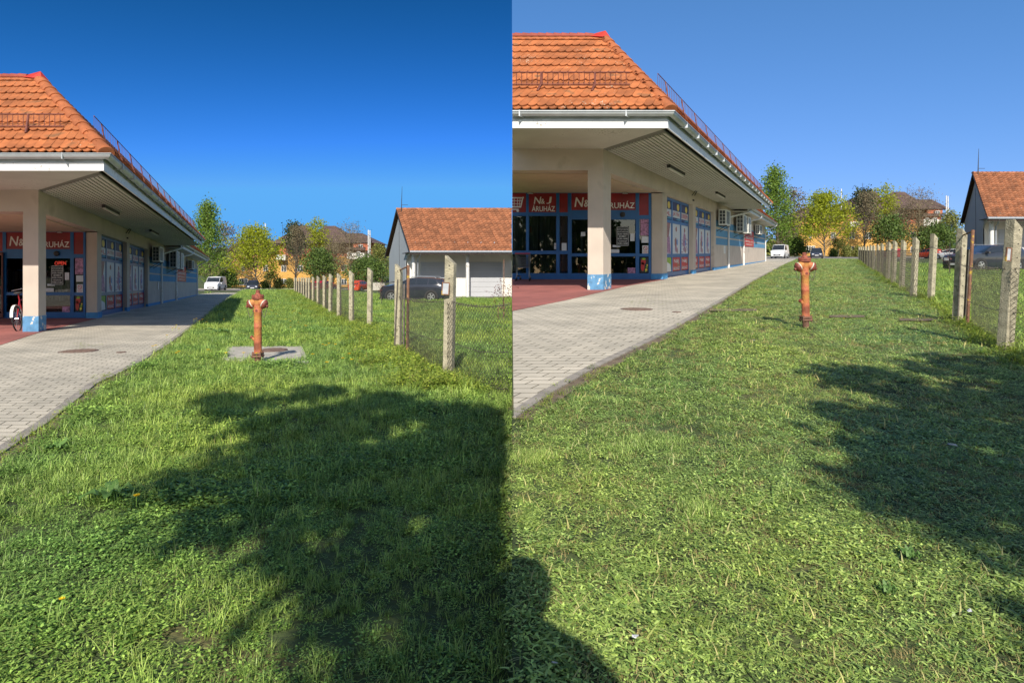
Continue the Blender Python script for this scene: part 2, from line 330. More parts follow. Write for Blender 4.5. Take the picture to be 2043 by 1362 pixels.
# ------------------------------------------------ roof tiles laid on a slope
def tiles(mb, Q, smax, u0f, u1f, pitch, wid, th=.026, exp2=.2):
    """Q(a, s, h): a along the eave, s up the slope, h off the slope"""
    n = int(smax / pitch) + 1
    for i in range(n):
        for lay in (0, 1):
            s0 = i * pitch + lay * pitch * exp2; off = (lay * .5 + i * .13) * wid; s1 = min(s0 + pitch * 1.15, smax)
            if s0 > smax - .05: continue
            a0 = u0f(s0 + .1); a1 = u1f(s0 + .1)
            k0 = int(math.floor((a0 - off) / wid)); k1 = int(math.ceil((a1 - off) / wid))
            for k in range(k0, k1):
                a = off + k * wid; b = a + wid * .97; a = max(a, a0); b = min(b, a1)
                if b - a < wid * .15: continue
                ds = random.uniform(-.008, .008); hb = th * (1.3 + lay * 1.3) + random.uniform(-.003, .004); r = random.random()
                cap = []
                for j in range(7):
                    t = j / 6; cap.append((a + (b - a) * t, s0 + ds + pitch * .17 * (1 - sin(pi * t) ** .7)))
                top = [Q(x, s, hb) for x, s in cap]; bot = [Q(x, s, hb - th) for x, s in cap]
                up = [Q(b, s1, th * lay * .9 + .004), Q(a, s1, th * lay * .9 + .004)]
                mb.add(top + up, [tuple(range(9))], 0, r)
                mb.add(bot + top, [(j, j + 1, 8 + j, 7 + j) for j in range(6)], 0, r * .5)
def caps(mb, p0, p1, n, rad, upv, m=0):
    p0 = Vector(p0); p1 = Vector(p1); d = (p1 - p0); ln = d.length; d.normalize(); side = d.cross(upv).normalized(); up = side.cross(d).normalized()
    for i in range(n):
        a = p0 + d * ln * (i / n); b = p0 + d * ln * ((i + 1.12) / n); r = random.random()
        rings = []
        for (p, rr, e) in ((a, rad * 1.08, 0), (a + d * ln / n * .12, rad * 1.12, 0), (b, rad * .86, 0)):
            rings.append([p + side * cos(t * pi / 8) * rr + up * sin(t * pi / 8) * rr * .85 for t in range(-1, 10)])
        vs = sum(rings, []); k = 11
        mb.add(vs, [(q * k + j, q * k + j + 1, (q + 1) * k + j + 1, (q + 1) * k + j) for q in (0, 1) for j in range(k - 1)] + [tuple(range(k))], m, r)

# ------------------------------------------------ the shop
def shop(side):
    if side == 'L': O = Vector((-11.34, 14.4, H - (663 - YC) * 14.4 / F)); ev = Vector((-.43, 1, -.0292)); s = 1.0; UL = -8.0; clip = None
    else: O = Vector((2.76, 18.2, H - (580 - YC) * 18.2 / F)); ev = Vector((.519, 1, .0233)); s = 1.26; UL = -8.0; clip = (Vector((.012, 0, 0)), Vector((-1, 0, 0)))
    half = 'left' if side == 'L' else 'right'
    wv = (lambda v: v * 1.02 + .0035 * max(0, v - 6) ** 1.2) if side == 'L' else (lambda v: v)
    def P(u, v, z): return O + s * (Vector((u, 0, 0)) + ev * wv(v) + Vector((0, 0, z)))
    root = thing('shop_building', P(0, 0, 0), ('tiled roof shop with a bicycle behind its pillar, blue glazed front, left half' if side == 'L' else 'tiled roof shop with trolleys at its blue glazed front, right half'), 'shop')
    bd = lambda mb, name, mats, parent=None, **k: mb.build(name, mats, parent or root, clip=clip, **k)
    V1 = 5.3; VE = 39.4
    # walls
    w = MB()
    w.box(P, (-.36, V1, -.3), (0, 5.87, 2.9)); w.box(P, (-.36, 9.9, -.3), (0, 10.4, 2.86)); w.box(P, (-.36, 14.6, -.3), (0, VE, 3.42))
    w.box(P, (-.36, V1, 2.86), (0, 14.6, 3.42)); w.box(P, (-.34, 5.87, -.3), (-.01, 9.9, .06)); w.box(P, (-.34, 10.4, -.3), (-.01, 14.6, .06))
    w.box(P, (UL, VE - .3, -.3), (-.36, VE, 3.42))
    bd(w, 'wall', M['plaster'])
    p = MB(); p.box(P, (-.37, 0, -.1), (0, .52, 2.89)); pil = bd(p, 'pillar', M['plaster'])
    p = MB(); p.box(P, (-.376, -.006, -.12), (.006, .526, .39)); bd(p, 'pillar_plinth', M['peel'], pil)
    b = MB(); b.box(P, (UL, 0, 2.89), (0, .52, 3.42)); b.box(P, (-.37, .52, 2.89), (0, V1, 3.42)); bd(b, 'beam', M['plaster'])
    b = MB(); b.box(P, (UL, .52, 2.872), (-.37, V1, 2.95)); bd(b, 'porch_ceiling', M['ceil'])
    b = MB()
    e = .016
    b.box(P, (-.36 - e, V1 - e, -.28), (e, 5.87 + e, .225)); b.box(P, (-.1, 9.9 - e, -.28), (e, 10.4 + e, .21)); b.box(P, (-.1, 14.6 - e, -.28), (e, VE + e, .2)); bd(b, 'plinth', M['plinth'])
    b = MB()
    for z0, z1 in ((2.19, 2.53), (1.73, 2.08), (1.31, 1.65)): b.box(P, (-.02, 15.05, z0), (.008, VE - .05, z1))
    bd(b, 'painted_band', M['bandblue'])
    # soffit: plain boards in front, ribbed boards along the side
    b = MB(); zs = 3.405; E = 2.15; EF = -2.4; VM = 19.9
    b.prism([P(UL, EF, zs), P(E, EF, zs), P(0, 0, zs), P(UL, 0, zs)], [P(UL, EF, zs + .03), P(E, EF, zs + .03), P(0, 0, zs + .03), P(UL, 0, zs + .03)])
    bd(b, 'front_soffit', M['soffit'])
    b = MB(); b.prism([P(E - .12, EF + .14, zs), P(E - .12, VM, zs), P(0, VM, zs), P(0, 0, zs)], [P(E - .12, EF + .14, zs + .03), P(E - .12, VM, zs + .03), P(0, VM, zs + .03), P(0, 0, zs + .03)], 0)
    k = 0
    u = .06
    while u < E - .16:
        v0 = EF * u / E + .22
        b.box(P, (u, v0, zs - .022), (u + .075, VM - .02, zs + .01), 1); u += .118
    bd(b, 'ribbed_soffit', [M['groove'], M['soffit']])
    b = MB(); b.box(P, (.02, VM, 3.28), (.93, VE + .5, 3.31)); bd(b, 'rear_soffit', M['soffit'])
    # fascia
    b = MB()
    b.box(P, (UL, EF - .035, 3.40), (E + .035, EF, 3.565)); b.box(P, (E, EF, 3.40), (E + .035, VM, 3.565))
    b.box(P, (.93, VM, 3.28), (.96, VE + .5, 3.42))
    bd(b, 'fascia', M['fascia'])
    b = MB(); b.box(P, (UL, EF - .015, 3.565), (E + .015, EF, 3.71)); b.box(P, (E - .02, EF, 3.565), (E + .015, VM, 3.71)); b.box(P, (.91, VM, 3.42), (.945, VE + .5, 3.54)); bd(b, 'upper_fascia', M['zinc'])
    # gutters
    g = MB(); R = .085; prof = [(R + R * cos(a) + .02, R * sin(a)) for a in [pi + i * pi / 8 for i in range(9)]]; prof = [(0.02, .0)] + prof + [(2 * R + .02, .012), (2 * R + .035, .012), (2 * R + .035, -.004)]
    def sweep(fA, fB, z):
        for q in range(len(prof) - 1):
            (d0, h0), (d1, h1) = prof[q], prof[q + 1]
            g.quad(fA(d0, z + h0), fB(d0, z + h0), fB(d1, z + h1), fA(d1, z + h1))
    sweep(lambda d, z: P(UL, EF - .015 - d, z), lambda d, z: P(E + .015 + d, EF - .015 - d, z), 3.70)
    sweep(lambda d, z: P(E + .015 + d, EF - .015 - d, z), lambda d, z: P(E + .015 + d, VM + .1, z), 3.70)
    sweep(lambda d, z: P(.945 + d, VM, z), lambda d, z: P(.945 + d, VE + .6, z), 3.53)
    g.poly([P(E + .015 + d, VM + .1, 3.7 + h) for d, h in prof])
    for u in (-7.0, -4.9, -2.8, -.7, 1.4): g.box(P, (u, EF - .015 - 2 * R - .03, 3.60), (u + .02, EF - .01, 3.72))
    v = -1.5
    while v < VM: g.box(P, (E, v, 3.60), (E + 2 * R + .05, v + .03, 3.722)); v += 1.2
    bd(g, 'gutter', M['zinc'], smooth=True, norm=False)
    # downpipes
    for vo, vw in ((20.3, 18.4), (26.6, 24.6), (39.5, 39.1)):
        g = MB(); g.tube([P(1.03, vo, 3.5), P(1.03, vo, 3.36), P(.9, vo - .2, 3.22), P(.16, vw + .1, 2.86), P(.09, vw, 2.72), P(.09, vw, 1.0), P(.09, vw, -.02)], .05 * s, 8); g.tube([P(.09, vw, .1), P(.09, vw, .9)], .062 * s, 8)
        bd(g, 'downpipe', M['white'], smooth=True)
    # roof
    A = (-.15, .5, 6.22); e0 = (2.27, -2.52, 3.74); rise = A[2] - e0[2]
    r = MB(); RE = VM + .1
    zr = -.05
    r.quad(P(UL, e0[1], e0[2] + zr), P(e0[0], e0[1], e0[2] + zr), P(A[0], A[1], A[2] + zr), P(UL, A[1], A[2] + zr))
    r.poly([P(e0[0], e0[1], e0[2] + zr), P(e0[0], RE, e0[2] + zr), P(A[0], RE - 2.4, A[2] + zr), P(A[0], A[1], A[2] + zr)])
    r.quad(P(UL, A[1], A[2] + zr), P(A[0], A[1], A[2] + zr), P(-2.55, 3.5, 3.74), P(UL, 3.5, 3.74))
    r.quad(P(A[0], A[1], A[2] + zr), P(A[0], RE - 2.4, A[2] + zr), P(-2.55, RE, 3.74), P(-2.55, 3.5, 3.74))
    r.poly([P(e0[0], RE, e0[2] + zr), P(-2.55, RE, 3.74), P(A[0], RE - 2.4, A[2] + zr)])
    r.quad(P(UL, 3.5, 3.74), P(-2.5, 3.5, 3.74), P(-2.5, VE, 3.74), P(UL, VE, 3.74))
    r.quad(P(-2.5, VM, 3.74), P(0, VM, 3.74), P(0, VE, 3.74), P(-2.5, VE, 3.74))
    r.quad(P(1.1, VM, 3.52), P(1.1, VE + .5, 3.52), P(-.8, VE - 1.2, 5.1), P(-.8, VM, 5.1)); r.poly([P(1.1, VE + .5, 3.52), P(-2.7, VE + .5, 3.52), P(-.8, VE - 1.2, 5.1)]); r.quad(P(-.8, VM, 5.1), P(-.8, VE - 1.2, 5.1), P(-2.7, VE + .5, 3.52), P(-2.7, VM, 3.52)); r.poly([P(1.1, VM + .02, 3.52), P(-.8, VM + .02, 5.1), P(-2.7, VM + .02, 3.52)])
    deck = bd(r, 'roof', M['deck'], norm=False)
    t = MB(); sl = sqrt((A[1] - e0[1]) ** 2 + rise ** 2); du = e0[0] - A[0]
    def Qf(a, q, h): f = q / sl; return P(a, e0[1] + (A[1] - e0[1]) * f, e0[2] + rise * f) + Vector((0, -.6, .75)) * h * s
    tiles(t, Qf, sl, lambda q: UL, lambda q: e0[0] - du * q / sl - .06, .405, .178)
    bd(t, 'front_roof_tiles', M['tile'], norm=False)
    t = MB(); sl2 = sqrt(du ** 2 + rise ** 2)
    nrm = Vector((.72, .37 if side == 'L' else -.37, .6))
    def Qs(a, q, h): f = q / sl2; return P(e0[0] - du * f, a, e0[2] + rise * f) + nrm * h * s
    tiles(t, Qs, sl2, lambda q: e0[1] + (A[1] - e0[1]) * q / sl2 + .08, lambda q: RE - 2.4 * q / sl2, .37, .215)
    bd(t, 'side_roof_tiles', M['tile'], norm=False)
    t = MB()
    def Qa(a, q, h): f = q / 2.47; return P(1.1 - 1.9 * f, a, 3.54 + 1.58 * f) + nrm * h * s
    tiles(t, Qa, 2.47, lambda q: VM, lambda q: VE + .5 - 1.7 * q / 2.47, .37, .215)
    bd(t, 'rear_roof_tiles', M['tile'], norm=False)
    c = MB(); upv = Vector((0, 0, 1))
    caps(c, P(e0[0] - .02, e0[1] + .04, e0[2] + .0), P(A[0], A[1], A[2]), 10, .135 * s, upv)
    bd(c, 'hip_tiles', M['ridge'], smooth=True, norm=False)
    c = MB(); n = 24
    caps(c, P(UL, A[1], A[2] + .07), P(A[0] - .3, A[1], A[2] + .07), int((A[0] - UL) / .2), .085 * s, upv, 1)
    caps(c, P(A[0], RE - 2.4, A[2]), P(A[0], A[1] + .1, A[2]), 46, .11 * s, upv)
    caps(c, P(e0[0], RE, e0[2]), P(A[0], RE - 2.4, A[2]), 10, .12 * s, upv)
    c.quad(Qf(UL, sl - .16, .06), Qf(A[0] - .02, sl - .16, .06), Qf(A[0] - .06, sl + .02, .07), Qf(UL, sl + .02, .07), 0, .6)
    bd(c, 'ridge_tiles', [M['ridge'], M['ridged']], smooth=True, norm=False)
    c = MB(); a = P(A[0], A[1] - .02, A[2]); 
    c.add([a + Vector(q) * s for q in ((-.42, -.05, .05), (-.1, -.14, .0), (.13, -.10, .0), (.16, .10, 0), (-.1, .14, 0), (.03, 0, .2), (-.2, 0, .14))], [(0, 1, 6), (1, 2, 5), (1, 5, 6), (2, 3, 5), (3, 4, 5), (4, 6, 5), (4, 0, 6), (0, 4, 3, 2, 1)])
    bd(c, 'ridge_end_cap', M['capred'])
    # snow guards
    g = MB()
    def guard(Q, a0, a1, q0, hh, stp, brk, th=1.0):
        lo = lambda a: Q(a, q0, .05); hi = lambda a: Q(a, q0 + .02, hh)
        up = Vector((0, 0, 1)) * hh * s * 1.1
        for f in (0.12, 1): g.tube([Q(a0, q0, .06) + up * f, Q(a1, q0, .06) + up * f], .009 * s * th, 5)
        a = a0
        while a < a1: g.tube([Q(a, q0, .06) + up * .12, Q(a, q0, .06) + up], .0045 * s * th, 4, cap=False); a += stp
        a = a0 + brk * .4
        while a < a1: g.tube([Q(a, q0 - .22, .05), Q(a, q0 - .02, .12), Q(a, q0, .06) + up], .014 * s * th, 5); a += brk
    guard(Qf, UL + .1, 1.2, 1.0, .26, .11, 1.13, 1.7)
    gd = bd(g, 'front_snow_guard', M['rust'])
    g = MB(); guard(Qs, -1.75, VM - .2, .75, .34, .16, 1.5); bd(g, 'side_snow_guard', M['rust'])
    # soffit lamps
    for v0, v1 in ((2.4, 4.2), (9.9, 11.8)):
        g = MB(); g.box(P, (.9, v0, 3.30), (1.0, v1, 3.385)); g.box(P, (.915, v0 + .05, 3.27), (.985, v1 - .05, 3.30), 1); bd(g, 'soffit_lamp', [M['dark'], M['acwhite']])
    g = MB(); g.tube([P(.02, 9.6, 3.2), P(.16, 9.6, 3.38), P(.2, 9.7, 3.38), P(.06, 9.9, 3.22)], .02 * s, 5); g.box(P, (.0, 9.8, 3.0), (.05, 9.95, 3.06)); bd(g, 'cable_hook', M['dark'])
    g = MB(); g.box(P, (0, 17.3, .86), (.05, 17.6, 1.28)); bd(g, 'meter_box', M['white'])
    # ---- glazed shopfront; right-half photo pixels give the layout
    def U(x): return ((x - CX) * 24.9 / F - 2.76 - .519 * 6.7) / 1.26
    def Z(y): return ((504 - y) * 24.9 / F + 1.153) / 1.26
    fr = MB(); v0, v1 = V1 - .03, V1 + .06
    def fb(x0, x1, y0, y1, o=0): fr.box(P, (U(x0), v0 - o, Z(y1)), (U(x1), v1 + o, Z(y0)))
    UX = 830
    fb(UX, 1299, 381, 386); fb(UX, 1299, 545, 557)
    cols = [(870, 875), (960, 966), (1051, 1056), (1111, 1117), (1134, 1141), (1207, 1213), (1269, 1276), (1295, 1299.5)]
    for a, b_ in cols: fb(a, b_, 386, 545, .003)
    for a, b_, y0, y1 in ((UX, 1051, 424, 431), (1056, 1111, 424, 431), (1117, 1134, 424, 431), (1141, 1269, 419.5, 438), (1276, 1295, 429.5, 437), (UX, 1051, 500, 507), (1056, 1111, 500, 507), (1117, 1134, 500, 507), (1141, 1207, 505.5, 511.5), (1213, 1269, 505.5, 511.5), (1276, 1295, 506, 512)):
        fb(a, b_, y0, y1)
    bd(fr, 'shopfront_frame', M['blue'])
    gl_ = MB(); isL = side == 'L'
    for a, b_ in ((UX, 870), (875, 960), (966, 1051), (1056, 1111), (1117, 1134), (1141, 1207), (1213, 1269), (1276, 1295)):
        if isL and a == 1141: continue
        gl_ = MB(); gl_.box(P, (U(a), V1 + .012, Z(545)), (U(b_), V1 + .02, Z(425))); bd(gl_, 'shopfront_pane', M['glass'])
    sg = MB()
    panels = [(UX, 870, 386, 424), (875, 960, 386, 424), (966, 1051, 386, 424), (1056, 1111, 386, 424), (1117, 1134, 386, 424), (1141, 1269, 386, 419.5), (1276, 1295, 386, 429.5)]
    for a, b_, y0, y1 in panels: sg.box(P, (U(a), V1 - .015, Z(y1)), (U(b_), V1 + .01, Z(y0)))
    sgn = bd(sg, 'sign_panel', M['signred'])
    tx = MB(); QF = lambda a, b_: P(U(a), V1 - .02, Z(b_))
    def ft(body, x0, x1, y0, y1, sl=0): text(tx, body, lambda a, b_: P(a, V1 - .02, b_), U(x0), U(x1), Z(y1), Z(y0), sl)
    ft('N', 1066, 1079, 393, 407, .15); ft('&', 1080.5, 1088, 397, 407, 0); ft('J', 1091, 1100, 393, 407, .15); ft('ÁRUHÁZ', 1062, 1108.5, 409, 422)
    ft('N', 1147, 1163, 394, 413, .15); ft('&', 1166, 1177, 399, 413); ft('J', 1181, 1192, 394, 413, .15); ft('ÁRUHÁZ', 1206, 1267, 401.5, 416)
    for (x0, y0, x1, y1, t_) in ((1021, 395, 1044, 395, 1.4), (1044, 395, 1040, 413, 1.4), (1022, 413, 1041, 413, 1.6), (1021, 418, 1036, 418, 1.2), (1044, 395, 1046, 394, 2), (1021, 401, 1042, 401, .6), (1021, 407, 1041, 407, .6), (1027, 395, 1027, 413, .6), (1034, 395, 1033, 413, .6), (1039, 395, 1037, 413, .6)):
        dx, dy = x1 - x0, y1 - y0; ln = math.hypot(dx, dy); nx, ny = -dy / ln * t_ / 1.2, dx / ln * t_ / 1.2
        tx.quad(QF(x0 + nx, y0 + ny), QF(x1 + nx, y1 + ny), QF(x1 - nx, y1 - ny), QF(x0 - nx, y0 - ny))
    tx.poly([QF(1034 + 2.7 * cos(i * pi / 6), 420.6 + 2.7 * sin(i * pi / 6)) for i in range(12)])
    bd(tx, 'lettering', M['letter'], sgn, norm=False)
    # things stuck on the glass
    def sheet(name, x0, x1, y0, y1, m_, dd=.012):
        q = MB(); q.box(P, (U(x0), V1 - dd - .004, Z(y1)), (U(x1), V1 - dd + .01, Z(y0))); return bd(q, name, m_)
    hb = sheet('opening_hours_board', 1230.5, 1255.5, 452, 491, M['black'])
    q = MB()
    for i, row in enumerate(('NYITVATARTÁS', 'HÉTFŐ-PÉNTEK', '8:30-18:00', 'SZOMBAT', '8:30-14:00', 'VASÁRNAP', '9:00-13:00')):
        ww = (len(row) + 3) * .75; cx_ = 1243
        text(q, row, lambda a, b_: P(a, V1 - .022, b_), U(cx_ - ww), U(cx_ + ww), Z(459 + i * 4.7), Z(456 + i * 4.7))
    for a, b_, y0, y1 in ((1231.5, 1254.5, 453, 453.7), (1231.5, 1254.5, 489.3, 490), (1231.5, 1232.1, 453, 490), (1253.9, 1254.5, 453, 490)): q.quad(P(U(a), V1 - .022, Z(y1)), P(U(b_), V1 - .022, Z(y1)), P(U(b_), V1 - .022, Z(y0)), P(U(a), V1 - .022, Z(y0)))
    bd(q, 'lettering', M['letter'], hb, norm=False)
    sheet('notice_sheet', 1258, 1266.5, 466, 481, M['poster']); sheet('notice_sheet', 1219, 1236, 497.5, 504.5, M['poster']); sheet('notice_sheet', 1223, 1238, 489, 493, M['poster'])
    sheet('map_poster', 1278.5, 1295, 437.5, 470, M['pmauve']); sheet('camera_notice', 1280.5, 1295, 472, 484.5, M['poster'])
    def nosmoke(x0, x1, y0, y1):
        ns = sheet('no_smoking_notice', x0, x1, y0, y1, M['poster']); q = MB(); cx_ = (x0 + x1) / 2; cy_ = y0 + (y1 - y0) * .36; rr = (x1 - x0) * .36
        for i in range(16):
            a, b_ = i * pi / 8, (i + 1) * pi / 8
            q.quad(*[P(U(cx_ + r_ * cos(t_)), V1 - .019, Z(cy_ + r_ * sin(t_))) for r_, t_ in ((rr, a), (rr, b_), (rr * .75, b_), (rr * .75, a))])
        q.quad(*[P(U(cx_ + dx), V1 - .019, Z(cy_ + dy)) for dx, dy in ((-rr * .7, -rr * .55), (-rr * .55, -rr * .7), (rr * .7, rr * .55), (rr * .55, rr * .7))])
        for k_ in (.72, .8, .88): q.quad(*[P(U(x), V1 - .019, Z(y0 + (y1 - y0) * yy)) for x, yy in ((x0 + 2, k_), (x1 - 2, k_), (x1 - 2, k_ + .03), (x0 + 2, k_ + .03))])
        bd(q, 'printed_mark', M['pred'], ns, norm=False)
    nosmoke(1282, 1294, 489.5, 506)
    if not isL: nosmoke(1106.5, 1111, 485, 497); sheet('notice_sheet', 1121.5, 1131, 485, 501, M['poster']); sheet('notice_sheet', 1160, 1168, 463, 471, M['poster']); sheet('notice_sheet', 1081, 1083, 497, 500, M['poster'])
    fp = sheet('fruit_poster', 1278, 1294, 514, 544, M['black'])
    q = MB()
    def blob(cx_, cy_, rx, ry, m_, sp=2.0): q.poly([P(U(cx_ + rx * cos(i * pi / 7)), V1 - .019 - .001 * m_, Z(cy_ + ry * sin(i * pi / 7))) for i in range(14)], m_)
    blob(1284.5, 522, 4.8, 6.5, 0); blob(1283, 532, 3.6, 9.5, 0); blob(1285, 516.5, 4, 2, 1); blob(1291, 533, 2, 2, 1); blob(1290, 538, 2.4, 2.4, 2); blob(1292, 529, 1.6, 1.6, 2); blob(1289, 541, 1.4, 1.4, 1)
    bd(q, 'printed_fruit', [M['pred'], M['pgreen'], M['pyel']], fp, norm=False)
    sheet('goods_poster', 1253, 1268, 534, 545, M['pmauve'])
    for x in (1062.0, 1250.0):
        q = MB(); q.box(P, (U(x - 5), V1 - .2, Z(386)), (U(x + 5), V1 - .03, Z(382))); q.box(P, (U(x - 4), V1 - .19, Z(387.6)), (U(x + 4), V1 - .06, Z(386)), 1); bd(q, 'door_sensor', [M['dark'], M['lamp']])
    q = MB(); q.lathe(P(U(1243), V1 - .03, Z(428)), (0, -1, -.3), [(.03 * s, 0), (.09 * s, .02 * s), (.08 * s, .06 * s), (.03 * s, .09 * s)], 12); bd(q, 'camera_dome', M['dark'], smooth=True)
    if isL:
        q = MB(); text(q, 'OPEN', lambda a, b_: P(a, V1 + .06, b_), U(1236), U(1259), Z(451), Z(443.5)); bd(q, 'open_neon_sign', M['neon'], norm=False)
        q = MB()   # open red-framed leaf standing out from the doorway
        u0 = U(1141) ; D = lambda a, b_, z: P(u0 - .08 - a * .55, V1 - .05 - b_, z)
        q2 = MB()
        for a0, a1, z0, z1 in ((0, .08, .06, 2.2), (.82, .9, .06, 2.2), (.08, .82, .06, .2), (.08, .82, 1.0, 1.08), (.08, .82, 2.1, 2.2)): q.box(D, (a0, 0, z0), (a1, .06, z1))
        dl = bd(q, 'door_leaf', M['rust']); q2.box(D, (.08, .02, .2), (.82, .03, 2.1)); bd(q2, 'pane', M['glass'], dl)
    # shop interior seen through the glass
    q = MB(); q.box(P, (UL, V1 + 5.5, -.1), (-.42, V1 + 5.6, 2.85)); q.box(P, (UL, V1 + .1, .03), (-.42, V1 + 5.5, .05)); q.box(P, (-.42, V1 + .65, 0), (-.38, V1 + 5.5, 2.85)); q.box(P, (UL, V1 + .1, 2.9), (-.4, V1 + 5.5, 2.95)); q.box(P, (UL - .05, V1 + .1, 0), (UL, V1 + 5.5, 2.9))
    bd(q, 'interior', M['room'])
    cols_ = [M['poster'], M['pblue'], M['pred'], M['cloth'], M['pyel'], M['room'], M['white'], M['pmauve']]
    q = MB(); rd = random.Random(5)
    for i in range(90):
        u = rd.uniform(UL, -.8); v = V1 + rd.choice((1.0, 1.8, 2.9, 4.2)) + rd.uniform(-.1, .1); z = rd.choice((.1, .55, 1.0, 1.45)); wd_ = rd.uniform(.08, .3)
        if isL and U(1141) < u < U(1213) and v < V1 + 1.5: continue
        q.box(P, (u, v, z), (u + wd_, v + .2, z + rd.uniform(.15, .4)), rd.randrange(8))
    for v in (1.3, 3.2):
        for i in range(46):
            u = UL + 1 + i * .13 + rd.uniform(0, .04)
            if rd.random() < .25: continue
            q.box(P, (u, V1 + v, .55 + rd.uniform(0, .2)), (u + .09, V1 + v + .45, 1.62), rd.choice((3, 3, 3, 0, 7, 1, 5)))
    dg_ = bd(q, 'displayed_goods', cols_); tag(dg_, kind='stuff')
    q = MB()
    for x0, x1 in ((UX, 1051), (1057, 1110), (1118, 1131)):
        n = int((x1 - x0) / 1.6); pr = None
        for i in range(n + 1):
            x = x0 + (x1 - x0) * i / n; c_ = (U(x), V1 + .13 + .05 * sin(i * 1.9) + .02 * sin(i * .7))
            if pr and not (1072 < x < 1074): q.quad(P(pr[0], pr[1], Z(541)), P(c_[0], c_[1], Z(541)), P(c_[0], c_[1], Z(430)), P(pr[0], pr[1], Z(430)))
            pr = c_
    bd(q, 'curtain', M['curtain'], norm=False, smooth=True)
    # ---- two tall poster windows on the side
    WU = -.2
    names = [('ÓL', 'JÁTÉK', '1000Ft'), ('ÉL', 'RUHA', 'CIPŐ')]
    for wi, (a, b_) in enumerate(((5.9, 9.88), (10.42, 14.58))):
        q = MB(); dv = (b_ - a) / 3; f = .07
        q.box(P, (WU - .05, a, .06), (WU + .03, b_, .22)); q.box(P, (WU - .05, a, 2.77), (WU + .03, b_, 2.86))
        for z0, z1 in ((.75, .87), (1.97, 2.08)): q.box(P, (WU - .05, a, z0), (WU + .028, b_, z1))
        for i in range(4):
            c_ = a + i * dv; q.box(P, (WU - .05, max(a, c_ - f), .22), (WU + .032, min(b_, c_ + f), 2.77))
        win = bd(q, 'poster_window', M['blue'])
        for i in range(3):
            c0, c1 = a + i * dv + f, a + (i + 1) * dv - f; x = WU + .01
            PF = lambda fa, fz, d=.008, c0=c0, c1=c1: P(x + d, c0 + (c1 - c0) * fa, fz)
            q = MB(); q.quad(PF(0, 2.1, 0), PF(1, 2.1, 0), PF(1, 2.76, 0), PF(0, 2.76, 0)); q.quad(PF(.0, 2.2, .005), PF(1, 2.2, .005), PF(1, 2.45, .005), PF(0, 2.45, .005), 1)
            q.poly([PF(.72 + .16 * cos(t_), 2.6 + .13 * sin(t_), .007) for t_ in [j * pi / 5 for j in range(10)]], 2)
            text(q, names[wi][i], lambda a_, b2: PF(a_, b2, .009), .06, .95, 2.23, 2.42, m=3)
            q.quad(PF(.4, 2.11, .006), PF(1, 2.11, .006), PF(.98, 2.2, .006), PF(.7, 2.19, .006), 4)
            bd(q, 'toy_poster', [M['pnavy'], M['poster'], M['pyel'], M['pred'], M['bandblue']], win, norm=False)
            q = MB(); q.quad(PF(0, .87, 0), PF(1, .87, 0), PF(1, 1.97, 0), PF(0, 1.97, 0), 0)
            rd2 = random.Random(wi * 7 + i)
            if i == 0:
                q.quad(PF(0, 1.2, .005), PF(.55, 1.1, .005), PF(.9, 1.97, .005), PF(.3, 1.97, .005), 2); q.quad(PF(0.5, .9, .007), PF(.95, .88, .007), PF(.8, 1.5, .007), PF(.3, 1.4, .007), 1)
            else:
                def bl(cx_, cy_, rx, ry, m_, d=.005): q.poly([PF(cx_ + rx * cos(j * pi / 6) * rd2.uniform(.7, 1.2), cy_ + ry * sin(j * pi / 6) * rd2.uniform(.8, 1.2), d) for j in range(12)], m_)
                bl(.5, 1.78, .10, .10, 2); bl(.5, 1.5, .16, .2, 0 if i == 1 and wi == 0 else 1, .006); bl(.42, 1.3, .13, .17, 2 if i == 1 else 1, .007); bl(.6, 1.3, .09, .12, 3, .008); bl(.45, 1.08, .10, .16, 1, .006); bl(.62, 1.0, .07, .12, 2, .007)
                if i == 2 and wi == 0:
                    for j in range(26): bl(rd2.uniform(.1, .9), rd2.uniform(.92, 1.5), .05, .025, 1, .009)
            bd(q, 'fashion_poster', [M['poster'], M['pmauve'], M['pskin'], M['pblue']], win, norm=False)
            q = MB(); q.quad(PF(0, .24, 0), PF(1, .24, 0), PF(1, .74, 0), PF(0, .74, 0), 0 if (i or wi) else 2)
            if i == 0 and wi == 0: q.quad(PF(.2, .24, .005), PF(1, .24, .005), PF(.85, .5, .02), PF(.35, .62, .005), 1); q.quad(PF(.0, .24, .006), PF(.5, .24, .006), PF(.5, .34, .006), PF(.0, .36, .006), 3)
            else:
                text(q, 'N&J', lambda a_, b2: PF(a_, b2, .006), .2, .8, .5, .67, .1, m=1); text(q, 'ÁRUHÁZ', lambda a_, b2: PF(a_, b2, .006), .14, .9, .28, .42, m=1)
            bd(q, 'red_shop_poster', [M['pred'], M['letter'], M['pgreen'], M['pred']], win, norm=False)
    # red notice on the side wall
    q = MB(); q.box(P, (.0, 25.2, 1.34), (.03, 30.6, 2.45)); b1 = bd(q, 'wall_sign', M['pred'])
    q = MB(); QW = lambda a_, b2: P(.036, a_, b2)
    text(q, 'N&J', QW, 26.4, 29.2, 2.12, 2.38, .3); text(q, 'ÁRUHÁZ', QW, 25.9, 30.0, 1.85, 2.05); text(q, 'NYITVA: H-V', QW, 25.9, 30.0, 1.62, 1.74); text(q, 'PARKOLÓ', QW, 26.2, 29.6, 1.44, 1.56)
    bd(q, 'lettering', M['letter'], b1, norm=False)
